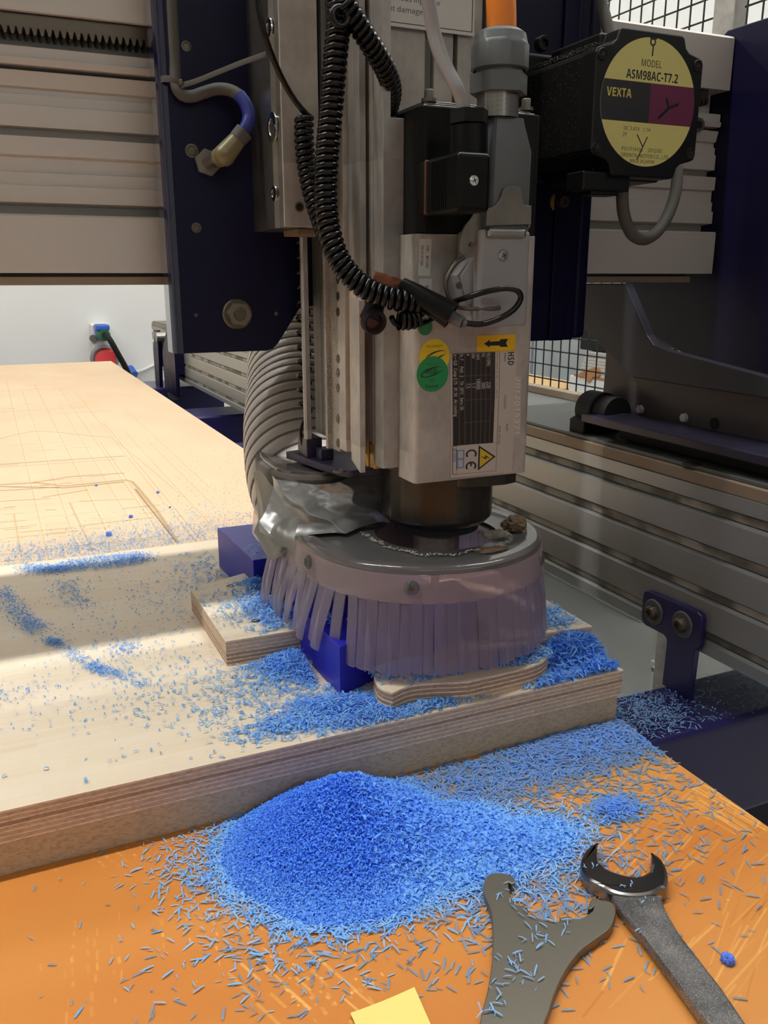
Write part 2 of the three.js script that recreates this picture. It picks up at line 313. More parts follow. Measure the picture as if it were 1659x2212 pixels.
const OX0 = -0.4, OX1 = 0.357, OZ0 = 0.12, OZ1 = -0.45, OY = 0.814;
const orangeTex = canvasTex(2048, 1536, (g, w, h) => {
  seed = 5;
  const c = (px, py) => { const q = P(px, py, { y: OY }); return [(q.x - OX0) / (OX1 - OX0) * w, (q.z - OZ1) / (OZ0 - OZ1) * h]; };
  g.fillStyle = '#cf8a42'; g.fillRect(0, 0, w, h);
  for (let i = 0; i < 160; i++) { const x = rnd() * w, y = rnd() * h, r = rr(60, 260), gr = g.createRadialGradient(x, y, 0, x, y, r), k = rnd(); const col = k < 0.4 ? '190,112,44' : k < 0.7 ? '220,156,80' : '200,126,54'; gr.addColorStop(0, `rgba(${col},0.35)`); gr.addColorStop(1, `rgba(${col},0)`); g.fillStyle = gr; g.save(); g.translate(x, y); g.scale(1.8, 0.6); g.translate(-x, -y); g.fillRect(x - r, y - r, 2 * r, 2 * r); g.restore(); }
  // worn, paler weave marks: rows of short dashes and dots
  const patch = (px, py, nx, ny, sx, sy, rot, len, col, a) => { const [x0, y0] = c(px, py); g.save(); g.translate(x0, y0); g.rotate(rot); g.strokeStyle = col; for (let i = 0; i < nx; i++) for (let j = 0; j < ny; j++) { if (rnd() < 0.3) continue; g.globalAlpha = a * rr(0.3, 1); g.lineWidth = rr(1.5, 4); g.beginPath(); const x = i * sx + rr(-2, 2), y = j * sy + rr(-2, 2); g.moveTo(x, y); g.lineTo(x + rr(-1, 1), y + len * rr(0.4, 1.2)); g.stroke(); } g.restore(); g.globalAlpha = 1; };
  const pale = '#f0bd6c';
  patch(470, 1930, 5, 7, 15, 14, -0.25, 12, pale, 0.8); patch(560, 2080, 8, 9, 14, 13, -0.3, 5, pale, 0.9); patch(490, 2100, 6, 3, 18, 60, -0.35, 60, pale, 0.7); patch(350, 1985, 3, 5, 30, 22, 0.1, 14, pale, 0.6);
  patch(160, 1990, 3, 6, 26, 20, 0.1, 14, '#eab25f', 0.5); patch(80, 1870, 20, 3, 14, 12, -0.4, 8, '#e8b565', 0.5); patch(200, 1850, 12, 4, 14, 12, -0.4, 9, '#e8b565', 0.6);
  patch(640, 2150, 6, 6, 16, 16, -0.2, 12, pale, 0.6); patch(700, 1960, 8, 6, 18, 16, -0.2, 12, '#eaaa55', 0.4); patch(90, 2050, 4, 6, 26, 22, 0.05, 16, '#eab25f', 0.4);
  // long diagonal scratches near the right edge
  for (let i = 0; i < 90; i++) { const [x, y] = c(rr(1250, 1640), rr(1640, 2200)); const L = rr(30, 160), a = rr(0.25, 0.6); g.strokeStyle = rnd() < 0.7 ? pale : '#b8661a'; g.globalAlpha = rr(0.15, 0.5); g.lineWidth = rr(1, 3.5); g.beginPath(); g.moveTo(x, y); g.lineTo(x + L * Math.cos(-a), y + L * Math.sin(-a)); g.stroke(); }
  for (let i = 0; i < 40; i++) { const [x, y] = c(rr(1480, 1600), rr(1660, 1760)); const L = rr(30, 130); g.strokeStyle = pale; g.globalAlpha = rr(0.3, 0.6); g.lineWidth = rr(2, 4); g.beginPath(); g.moveTo(x, y); g.lineTo(x + L * 0.15, y + L); g.stroke(); }
  for (let i = 0; i < 300; i++) { g.fillStyle = rnd() < 0.6 ? '#f3c883' : '#9a5312'; g.globalAlpha = rr(0.2, 0.6); g.fillRect(rnd() * w, rnd() * h, rr(1, 5), rr(1, 4)); }
  g.globalAlpha = 1;
});
const orangeTop = phy({ map: orangeTex, roughness: 0.36, clearcoat: 0.25, clearcoatRoughness: 0.25 });
const orangeEdge = std({ color: rgb(0.5, 0.26, 0.07), roughness: 0.6 });

const printMat = (t, o = {}) => std({ map: t, roughness: 0.5, ...o });
const ratingTex = canvasTex(700, 1600, (g, w, h) => { // motor rating plate, drawn lying on its side like the plate itself
  g.fillStyle = '#b9b0a8'; g.fillRect(0, 0, w, h);
  g.save(); g.translate(w, 0); g.rotate(Math.PI / 2); // text now runs downwards; x: 0..h, y: 0..w
  g.fillStyle = '#1c1816'; g.font = 'bold 92px sans-serif'; g.fillText('HSD', 10, 100);
  g.font = 'bold 24px monospace'; g.fillText('SPINDLES', 20, 140);
  g.font = '34px sans-serif'; g.fillText('Y142300095', 560, 130); g.fillText('Model:', 940, 92); g.fillText('AT/MT 1073-070', 960, 180);
  g.strokeStyle = '#1c1816'; g.lineWidth = 4; g.strokeRect(0, 190, 1560, 490);
  g.font = '22px monospace'; g.fillText('V Rated Frequency Hz  Volt  r.p.m.  Power kW', 10, 222);
  g.fillStyle = '#241d1a'; g.fillRect(4, 236, 1176, 440);
  g.fillStyle = '#776e68'; g.font = '18px monospace'; g.fillText('Motor data insulated for 220-380 V duty type S6 only, class F winding', 12, 262);
  g.strokeStyle = '#8a817b'; g.lineWidth = 3;
  const rows = [280, 332, 384, 436, 488, 552, 612];
  for (const y of rows) { g.beginPath(); g.moveTo(4, y); g.lineTo(1180, y); g.stroke(); }
  for (const x of [290, 600, 890]) { g.beginPath(); g.moveTo(x, 280); g.lineTo(x, 552); g.stroke(); }
  g.fillStyle = '#d8d0c8'; g.font = '46px sans-serif';
  const L = ['V(±10%)', 'Hz', 'rpm', 'kW', 'A'], R = ['220', '300', '18000', '1,7', '7,5'];
  L.forEach((s, i) => g.fillText(s, 10, 322 + i * 53)); g.font = '52px sans-serif'; R.forEach((s, i) => g.fillText(s, i === 2 ? 330 : 380, 324 + i * 53));
  g.font = '46px sans-serif'; g.fillText('Is. F      Poli:  2    TA  20°C   Serv. S6', 10, 600); g.fillText('η = 0,8   Cosφ 0,75   IP: 50   Air cooling', 10, 664);
  g.fillStyle = '#b9b0a8'; g.fillRect(1180, 190, 380, 490); g.strokeStyle = '#1c1816'; g.strokeRect(1180, 190, 380, 490);
  // hazard triangle, conformity mark, open book
  g.fillStyle = '#1c1816'; g.beginPath(); g.moveTo(1200, 400); g.lineTo(1535, 400); g.lineTo(1368, 200); g.closePath(); g.fill();
  g.fillStyle = '#c7ad2e'; g.beginPath(); g.moveTo(1238, 382); g.lineTo(1498, 382); g.lineTo(1368, 228); g.closePath(); g.fill();
  g.fillStyle = '#1c1816'; g.beginPath(); g.moveTo(1385, 262); g.lineTo(1335, 322); g.lineTo(1368, 318); g.lineTo(1348, 372); g.lineTo(1400, 306); g.lineTo(1368, 310); g.closePath(); g.fill();
  g.lineWidth = 20; g.strokeStyle = '#1c1816'; g.beginPath(); g.arc(1310, 480, 52, 0.9, 5.4); g.stroke(); g.beginPath(); g.arc(1470, 480, 52, 0.9, 5.4); g.stroke(); g.beginPath(); g.moveTo(1420, 480); g.lineTo(1468, 480); g.stroke();
  g.strokeStyle = '#5f7fb0'; g.lineWidth = 14; g.strokeRect(1250, 566, 110, 66); g.strokeRect(1366, 566, 110, 66); g.beginPath(); g.moveTo(1230, 640); g.lineTo(1500, 640); g.stroke();
  g.fillStyle = '#1c1816'; g.font = '46px sans-serif'; g.strokeStyle = '#1c1816'; g.lineWidth = 3; g.strokeRect(1184, 632 + 10, 372, 44); g.font = '40px sans-serif'; g.fillText('IEC 60034', 1210, 678);
  g.restore();
});
const engraveTex = canvasTex(64, 512, (g, w, h) => { g.fillStyle = '#b3aaa2'; g.fillRect(0, 0, w, h); g.save(); g.translate(w, 0); g.rotate(Math.PI / 2); g.fillStyle = '#d9d4cd'; g.font = '58px monospace'; g.scale(1.42, 1); g.fillText('2012015371', 4, 52); g.restore(); });
const codeTex = canvasTex(128, 420, (g, w, h) => { g.fillStyle = '#c6c2bd'; g.fillRect(0, 0, w, h); g.save(); g.translate(w, 0); g.rotate(Math.PI / 2); g.fillStyle = '#3c3935'; g.font = 'bold 40px monospace'; g.fillText('COD. MOTORE', 70, 52); g.fillText('Y6161073B5', 70, 110); g.restore(); });
const letterTex = canvasTex(128, 180, (g, w, h) => { g.fillStyle = '#c9c5c1'; g.fillRect(0, 0, w, h); g.save(); g.translate(w, 0); g.rotate(Math.PI / 2); g.fillStyle = '#3c3935'; g.font = 'bold 44px monospace'; g.fillText('R', 60, 66); g.restore(); });
const arrowTex = canvasTex(360, 150, (g, w, h) => { g.fillStyle = '#dfb312'; g.fillRect(0, 0, w, h); g.fillStyle = '#191713'; g.beginPath(); [[65, 78], [125, 40], [118, 62], [215, 58], [215, 42], [290, 40], [272, 76], [290, 112], [215, 110], [215, 98], [118, 98], [125, 116]].forEach((p, i) => g[i ? 'lineTo' : 'moveTo'](...p)); g.fill(); });
const swirl = (g, x, y, s) => { g.lineWidth = 4; for (let i = 0; i < 3; i++) { g.beginPath(); g.ellipse(x, y, s * (1 - i * 0.08), s * 0.32 * (1 - i * 0.12), -0.25 - i * 0.05, 0.3 + i * 0.3, 5.9 - i * 0.2); g.stroke(); } };
const yellowDotTex = canvasTex(256, 256, (g, w, h) => { g.fillStyle = '#dfc21b'; g.fillRect(0, 0, w, h); g.fillStyle = '#3a3526'; g.strokeStyle = '#2b2822'; g.font = '24px sans-serif'; g.fillText('PN24080071', 62, 62); swirl(g, 140, 120, 84); });
const greenDotTex = canvasTex(256, 256, (g, w, h) => { g.fillStyle = '#1f8a4c'; g.fillRect(0, 0, w, h); g.fillStyle = '#0c3320'; g.strokeStyle = '#0c3320'; g.font = '20px sans-serif'; g.globalAlpha = 0.6; g.fillText('1480M0001', 70, 64); g.globalAlpha = 1; g.font = 'bold 50px sans-serif'; g.fillText('HSD', 68, 124); swirl(g, 118, 112, 92); g.font = '34px sans-serif'; g.fillText('CQ', 98, 184); g.font = 'bold 32px sans-serif'; g.fillText('Passed', 68, 226); });
const stepperTex = canvasTex(900, 900, (g, w, h) => {
  g.fillStyle = '#d6cf80'; g.fillRect(0, 0, w, h);
  g.fillStyle = '#26272a'; g.fillRect(0, 310, w / 2 + 10, 280); g.fillStyle = '#6b2749'; g.fillRect(w / 2 + 10, 310, w, 280);
  g.fillStyle = '#191a1c'; g.textAlign = 'center'; g.font = '66px sans-serif'; g.save(); g.translate(450, 200); g.scale(0.9, 1); g.fillText('MODEL', 0, 0); g.restore();
  g.save(); g.translate(470, 292); g.scale(0.86, 1); g.font = 'bold 86px sans-serif'; g.fillText('ASM98AC-T7.2', 0, 0); g.restore();
  g.textAlign = 'left'; g.fillStyle = '#d3c461'; g.font = 'bold 84px sans-serif'; g.save(); g.translate(52, 425); g.scale(0.92, 1); g.fillText('VEXTA', 0, 0); g.restore();
  g.fillStyle = '#2a2a26'; g.font = '38px sans-serif'; g.fillText('DC 3.41V   1.1A', 230, 650); g.fillText('ZP', 225, 694);
  g.fillText('PS11F14106     2012/05', 222, 795); g.fillText('ORIENTAL MOTOR CO., LTD.', 215, 838); g.font = '34px sans-serif'; g.fillText('MADE IN JAPAN', 310, 876);
  g.strokeStyle = '#141416'; g.lineCap = 'round'; g.lineWidth = 22; g.beginPath(); g.moveTo(622, 410); g.lineTo(648, 468); g.moveTo(735, 440); g.lineTo(650, 470); g.lineTo(560, 545); g.stroke();
  g.lineWidth = 9; g.beginPath(); g.moveTo(365, 678); g.lineTo(425, 760); g.moveTo(462, 690); g.lineTo(380, 850); g.stroke();
  g.lineWidth = 12; g.beginPath(); g.arc(450, 30, 22, 0, 7); g.moveTo(455, 60); g.lineTo(452, 120); g.moveTo(425, 5); g.lineTo(480, 5); g.stroke();
});
const signTex = canvasTex(1200, 500, (g, w, h) => { g.fillStyle = '#d3cfc9'; g.fillRect(0, 0, w, h); g.strokeStyle = '#26221f'; g.lineWidth = 8; g.strokeRect(24, -20, w - 46, h - 16); g.fillStyle = '#26221f'; g.font = '66px sans-serif'; g.fillText('result in serious injury or', 130, 269); g.fillText('equipment damage.', 130, 368); });

// ------------------------------------------------------------------ the room
const RX0 = -4.5, RX1 = 2.25, RZ0 = -3.62, RZ1 = 5.5, RY = 3.1;
const slab = (x0, x1, y0, y1, z0, z1) => { const g = new THREE.BoxGeometry(x1 - x0, y1 - y0, z1 - z0); g.translate((x0 + x1) / 2, (y0 + y1) / 2, (z0 + z1) / 2); return uvBox(g); };
struct('floor', slab(RX0 - 0.1, RX1 + 0.1, -0.1, 0, RZ0 - 0.1, RZ1 + 0.1), M.floor);
struct('ceiling', slab(RX0 - 0.1, RX1 + 0.1, RY, RY + 0.1, RZ0 - 0.1, RZ1 + 0.1), M.ceiling);
struct('wall_back', slab(RX0, RX1, 0, RY, RZ0 - 0.1, RZ0), M.wall);
struct('wall_front', slab(RX0, RX1, 0, RY, RZ1, RZ1 + 0.1), M.wall);
struct('wall_left', slab(RX0 - 0.1, RX0, 0, RY, RZ0, RZ1), M.wall);
struct('wall_right', slab(RX1, RX1 + 0.1, 0, RY, RZ0, RZ1), M.wall);

const tubeGlow = std({ color: 0xffffff, emissive: LAMP_COLOR, emissiveIntensity: 6, roughness: 0.5 });
LAMPS.forEach(([x, z, k], i) => {
  const t = thing('ceiling_light', 'long white tube lamp on the ceiling, out of the picture above', 'lamp', [x, RY, z], 'tube lamps on the ceiling');
  add(t, 'housing', box(x - 0.74, x + 0.74, RY - 0.07, RY, z - 0.06, z + 0.06, 0.01), M.white);
  add(t, 'lamp_tube', cyl(0.013, 0.013, V(x - 0.72, RY - 0.085, z), V(x + 0.72, RY - 0.085, z), 12), tubeGlow);
  const l = new THREE.RectAreaLight(LAMP_COLOR, LAMP_POWER * k, 1.44, 0.05); l.position.set(0, -0.105, 0); l.rotation.x = -Math.PI / 2; t.add(l);
});

// far wall: outlet with a blue and a red socket
{
  const z = RZ0, c = (px, py, dz) => P(px, py, { z: z + dz });
  const a = c(192, 698, 0), b = c(240, 790, 0);
  const t = thing('wall_outlet', 'white outlet box on the far wall with a blue socket above a red socket', 'outlet', [a.x, 0.8, z]);
  add(t, 'back_box', box(a.x, b.x, b.y, a.y, z, z + 0.05, 0.008), M.white);
  const s0 = c(206, 703, 0.1), s1 = c(235, 733, 0.1);
  add(t, 'blue_socket', box(s0.x, s1.x, s1.y, s0.y, z + 0.05, z + 0.09, 0.012), M.blueSocket, 'bright blue socket');
  add(t, 'blue_lid', box(s0.x - 0.002, s1.x + 0.004, s0.y - 0.02, s0.y + 0.004, z + 0.05, z + 0.13, 0.008), M.blueSocket, 'open blue lid');
  add(t, 'red_socket', cyl(0.033, 0.038, c(228, 784, 0.05), c(228, 778, 0.12), 24), M.redSocket, 'red socket');
  add(t, 'red_lid', box(c(216, 760, 0).x, c(240, 760, 0).x, c(228, 770, 0).y, c(228, 752, 0).y, z + 0.05, z + 0.11, 0.01), M.redSocket);
  add(t, 'grey_ring', new THREE.TorusGeometry(0.046, 0.009, 8, 24).translate(c(226, 775, 0.06).x, c(226, 775, 0.06).y, z + 0.06), M.connLight);
  add(t, 'box_screw', cyl(0.014, 0.014, c(201, 731, 0.045), c(201, 731, 0.06), 12), M.steelDull);
  const p = c(224, 722, 0.1);
  const g = thing('power_plug', 'dark green plug with a black cable in the blue wall socket', 'plug', [p.x, 0.8, z]);
  add(g, 'plug_body', cyl(0.026, 0.022, c(222, 722, 0.085), c(226, 724, 0.13), 20), M.greenPlug);
  add(g, 'cable', tube([c(226, 722, 0.13), c(236, 732, 0.17), c(255, 765, 0.17), c(275, 802, 0.15), c(288, 840, 0.12)], 0.011, 40), M.blackMatte, 'black cable hanging from the plug');
  single('blue_plug', [cyl(0.026, 0.022, c(277, 800, 0.01), c(288, 812, 0.035), 18)], M.blueSocket, 'small blue plug end hanging just past the far corner of the board', 'plug', [c(276, 800, 0.06).x, c(276, 800, 0.06).y, z + 0.06]);
  single('white_cable', tube([c(283, 806, 0.02), c(305, 801, 0.02), c(330, 790, 0.02), c(350, 782, 0.02), c(420, 770, 0.02)], 0.007, 40), M.white, 'thin white cable running along the far wall', 'cable', [c(300, 801, 0).x, c(300, 801, 0).y, z + 0.02]);
}

// ------------------------------------------------------------------ machine bed
{ // legs and cross members under the table
  const t = thing('machine_frame', 'dark blue steel frame carrying the table and the side beam', 'frame', [0.1, 0, -1.4]);
  const cross = (z0, z1, name) => {
    add(t, name, box(-0.6, 0.62, 0.705, 0.79, z0, z1, 0.006, 2), M.navyBeam, 'blue cross beam under the table');
    add(t, 'web', box(-0.59, 0.6, 0.55, 0.706, z0 + 0.006, z1 - 0.008, 0.003), M.navy);
  };
  cross(-0.476, -0.409, 'cross_beam'); cross(-2.10, -1.96, 'cross_beam');
  cross(-1.62, -1.53, 'cross_beam'); cross(-2.72, -2.53, 'cross_beam');
  for (const x of [-0.55, 0.56]) for (const z of [-0.5, -2.75]) add(t, 'leg', box(x - 0.05, x + 0.05, 0, 0.56, z - 0.02, z + 0.08, 0.004), M.navy);
  add(t, 'front_beam', box(-0.6, 0.3, 0.70, 0.789, 0.0, 0.08, 0.006), M.navy);
  for (const x of [-0.55, 0.25]) add(t, 'leg', box(x - 0.05, x + 0.05, 0, 0.705, 0.0, 0.08, 0.004), M.navy);
}
{
  const t = thing('table_board', 'glossy orange work board with pale scratches, lowest sheet of the table', 'board', [0, 0.79, -1.4]);
  add(t, 'board', slab(-0.9, 0.357, 0.79, 0.8139, -2.97, OZ0), orangeEdge);
  const g = new THREE.PlaneGeometry(OX1 - OX0, OZ0 - OZ1); g.rotateX(-Math.PI / 2); g.translate((OX0 + OX1) / 2, 0.81405, (OZ0 + OZ1) / 2);
  add(t, 'worn_surface', g, orangeTop);
}
{
  const t = thing('spoilboard', 'pale fibreboard sheet with grooves cut in it, under the plywood', 'board', [0, 0.814, -1.7]);
  add(t, 'board', [slab(-0.9, MDFX1, 0.8142, 0.8319, MDFZ1, MDFZ0)], mdfEdge);
  const g = new THREE.PlaneGeometry(MDFX1 - MDFX0, MDFZ0 - MDFZ1); g.rotateX(-Math.PI / 2); g.translate((MDFX0 + MDFX1) / 2, MDFY, (MDFZ0 + MDFZ1) / 2);
  add(t, 'grooved_surface', g, mdfTop);
}
// a board glued from veneers: each layer is its own piece
function plyBoard(t, outline, y0, y1, n, top = birchTop, jitter = 0.0003) {
  const h = (y1 - y0) / n;
  for (let i = 0; i < n; i++) {
    const d = i === 0 || i === n - 1 ? 0 : rr(0, jitter), cx = outline.reduce((a, p) => a + p[0], 0) / outline.length, cz = outline.reduce((a, p) => a + p[1], 0) / outline.length;
    const o = outline.map(([x, z]) => { const dx = cx - x, dz = cz - z, L = Math.hypot(dx, dz) || 1; return [x + dx / L * d, z + dz / L * d]; });
    const thin = i % 2 ? 0.22 : -0.22, a = y0 + i * h + (i ? (i % 2 ? -0.22 : 0.22) * h : 0), b = y0 + (i + 1) * h + (i < n - 1 ? (i % 2 ? 0.22 : -0.22) * h : 0);
    const m = i === n - 1 ? [top, M.birch] : i % 2 ? (rnd() < 0.6 ? M.plyMid : M.plyDark) : M.birch;
    const g = slabXZ(o, a, b);
    if (i === n - 1) { // cap and sides carry different materials
      g.clearGroups(); const nn = g.attributes.normal, idx = [[], []];
      for (let k = 0; k < nn.count; k += 3) idx[nn.getY(k) > 0.9 ? 0 : 1].push(k, k + 1, k + 2);
      g.setIndex([...idx[0], ...idx[1]]); g.addGroup(0, idx[0].length, 0); g.addGroup(idx[0].length, idx[1].length, 1);
    }
    add(t, 'veneer', g, m);
  }
}
{
  seed = 31;
  const t = thing('plywood_sheet', 'large plywood sheet lying on the fibreboard, sprinkled with blue shavings', 'plywood', [0, 0.832, -0.6]);
  plyBoard(t, [[-0.9, -0.4115], [0.3605, -0.4115], [0.3605, -0.8125], [-0.9, -0.8125]], 0.832, 0.85, 13, birchTop, 0.0005);
  add(t, 'knot', new THREE.CylinderGeometry(0.0012, 0.0012, 0.0004, 10).translate(P(553, 1490, { y: 0.85 }).x, 0.85, P(553, 1490, { y: 0.85 }).z), M.bolt);
}
{
  const t = thing('plywood_clamp', 'rectangular plywood block with two screws left of the dust skirt', 'clamp', [0.15, 0.85, -0.57]);
  plyBoard(t, [[0.1215, -0.5255], [0.186, -0.5235], [0.186, -0.660], [0.1215, -0.635]], 0.85, 0.868, 13);
  for (const [px, py] of [[552, 1341], [497, 1266]]) { const c = P(px, py, { y: 0.868 }); add(t, 'wood_screw', lathe([[0, -0.0006], [0.0017, -0.0006], [0.002, 0.0006], [0.003, 0.0002], [0.0034, 0]], c, V(0, 1, 0), 16), M.bolt); }
}
{
  const t = thing('plywood_clamp', 'wavy plywood block along the front edge under the dust skirt', 'clamp', [0.26, 0.85, -0.44]);
  const o = smooth([[0.1915, -0.434], [0.1925, -0.428], [0.196, -0.4222]], 4, false).concat(smooth([[0.196, -0.4222], [0.2092, -0.4262], [0.224, -0.4236], [0.2356, -0.4195], [0.2449, -0.4168]], 4, false).slice(1), smooth([[0.2449, -0.4168], [0.2696, -0.4172], [0.2956, -0.4192], [0.3044, -0.4228], [0.3127, -0.4302], [0.3165, -0.4364], [0.3155, -0.447], [0.306, -0.456], [0.25, -0.462], [0.205, -0.459], [0.1955, -0.4484], [0.1915, -0.434]], 5, false).slice(1, -1));
  plyBoard(t, o, 0.85, 0.863, 9);
}
{
  const t = thing('plywood_clamp', 'plywood block right of the dust skirt, nearly reaching the sheet edge', 'clamp', [0.32, 0.85, -0.5]);
  plyBoard(t, [[0.299, -0.4555], [0.3625, -0.4485], [0.3625, -0.6], [0.299, -0.6]], 0.85, 0.8665, 9);
}
{ // blue block being milled, a lower machined step along its middle
  const t = thing('blue_block', 'solid dark blue plastic block clamped on the plywood under the dust skirt', 'block', [0.22, 0.85, -0.6]);
  const top = 0.8868;
  add(t, 'end_block', slabXZ([[0.1665, -0.7286], [0.1705, -0.628], [0.298, -0.628], [0.298, -0.727]], 0.85, top, 0.0007), M.blockBlue);
  add(t, 'milled_step', slabXZ([[0.1705, -0.63], [0.1731, -0.53], [0.298, -0.53], [0.298, -0.63]], 0.85, 0.868, 0.0005), M.blockBlue);
  add(t, 'corner_block', slabXZ([[0.1731, -0.532], [0.1751, -0.4539], [0.2013, -0.4643], [0.298, -0.4985], [0.298, -0.532]], 0.85, 0.8835, 0.0007), M.blockBlue);
}

// ------------------------------------------------------------------ right side beam with its rail
{
  const t = thing('side_beam', 'long slotted aluminium beam running back along the right side', 'beam', [0.53, 0.83, -1.5]);
  const X = 0.462, z0 = -2.77, z1 = 0.15, d = 0.0045;
  const ys = [[0.848, 0.841], [0.8795, 0.8722], [0.9128, 0.9045], [0.9435, 0.9358]]; // [slot top, slot bottom]
  const prof = [[X, 0.830]];
  for (const [a, b] of ys) prof.push([X, b - 0.0022], [X + 0.0007, b - 0.0007], [X + 0.0022, b], [X + d, b], [X + d, a], [X + 0.0006, a], [X, a + 0.0006]);
  prof.push([X, 0.9545], [X + 0.14, 0.9545], [X + 0.14, 0.830]);
  const g = slabXY(prof, z0, z1); add(t, 'profile', g, M.beamAlu);
  add(t, 'rail_edge', box(X + 0.001, X + 0.03, 0.9545, 0.9642, z0, z1, 0.0012), M.railTan, 'brown stained rail edge');
  add(t, 'cover_plate', box(X + 0.004, X + 0.139, 0.9642, 0.9675, z0, z1, 0.0008), M.plateGreen, 'grey cover plate');
  add(t, 'back_edge', box(X + 0.125, X + 0.139, 0.9675, 0.976, z0, z1, 0.001), M.railTan);
  for (const [px, py] of [[1495, 1002]]) { const c = P(px, py, { y: 0.9676 }); if (c.x < X + 0.13) add(t, 'hole', new THREE.CylinderGeometry(0.007, 0.007, 0.0006, 20).translate(c.x, 0.9676, c.z), M.blackMatte); }
  for (const [a, b] of ys) add(t, 'slot_filler', box(X + 0.0026, X + 0.0044, b + 0.0006, a - 0.0012, z0 + 0.01, z1 - 0.01, 0.0003), M.slotDust, 'dusty filler in the slot');
}
{ // T bracket between beam and cross beam
  const t = thing('beam_bracket', 'dark blue bracket plate with two round bolts, between side beam and cross beam', 'bracket', [0.46, 0.79, -0.47]);
  const x0 = 0.457, x1 = 0.462;
  const o = [[-0.501, 0.8605], [-0.447, 0.862], [-0.4435, 0.8605], [-0.442, 0.857], [-0.4415, 0.837], [-0.443, 0.834], [-0.4455, 0.832], [-0.4465, 0.79], [-0.476, 0.79], [-0.4752, 0.826], [-0.4762, 0.8295], [-0.4795, 0.8312], [-0.501, 0.8312], [-0.5045, 0.833], [-0.5058, 0.837], [-0.5058, 0.8555], [-0.5045, 0.859]];
  add(t, 'plate', slabZY(o, x0, x1, 0.0006), M.navyBeam);
  for (const [px, py] of [[1413, 1322], [1475, 1349]]) {
    const c = P(px, py, { x: x0 }), n = V(-1, 0, 0);
    const w = add(t, 'washer', lathe([[0.0035, 0.0016], [0.0098, 0.0016], [0.0105, 0.0008], [0.0105, 0]], c, n, 28), M.washerGrey);
    add(w, 'bolt', lathe([[0, 0.0045], [0.0021, 0.0045], [0.0024, 0.0062], [0.0042, 0.006], [0.0058, 0.0042], [0.0062, 0.0016]], c, n, 24), M.bolt, 'brown button-head bolt');
  }
}
{ // bracket and cross beams at the far end
  const t = thing('beam_bracket', 'dark blue forked bracket holding the far end of the side beam', 'bracket', [0.44, 0.79, -2.5]);
  add(t, 'fork_plate', slabZY([[-2.62, 0.79], [-2.62, 0.895], [-2.57, 0.95], [-2.54, 0.953], [-2.53, 0.94], [-2.55, 0.79]], 0.437, 0.447, 0.001), M.navy);
  add(t, 'fork_plate', slabZY([[-2.47, 0.79], [-2.47, 0.9], [-2.40, 0.955], [-2.30, 0.955], [-2.30, 0.79]], 0.437, 0.447, 0.001), M.navy);
  add(t, 'spacer', box(0.447, 0.462, 0.85, 0.93, -2.6, -2.3, 0.001), M.navy);
  add(t, 'clamp_bolt', cyl(0.014, 0.014, V(0.43, 0.935, -2.515), V(0.462, 0.935, -2.515), 16), M.steel);
  const b = thing('frame_bolt', 'round grey bolt head in the blue cross beam by the far fork bracket', 'bolt', [0.47, 0.76, -2.53]);
  const c = P(377, 850, { z: -2.53 });
  b.position.copy(c);
  add(b, 'washer', lathe([[0, 0.004], [0.018, 0.004], [0.02, 0]], c, V(0, 0, 1), 24), M.connGrey); add(b, 'bolt_head', hexNut(c.clone().add(V(0, 0, 0.004)), V(0, 0, 1), 0.011, 0.008), M.connGrey);
}

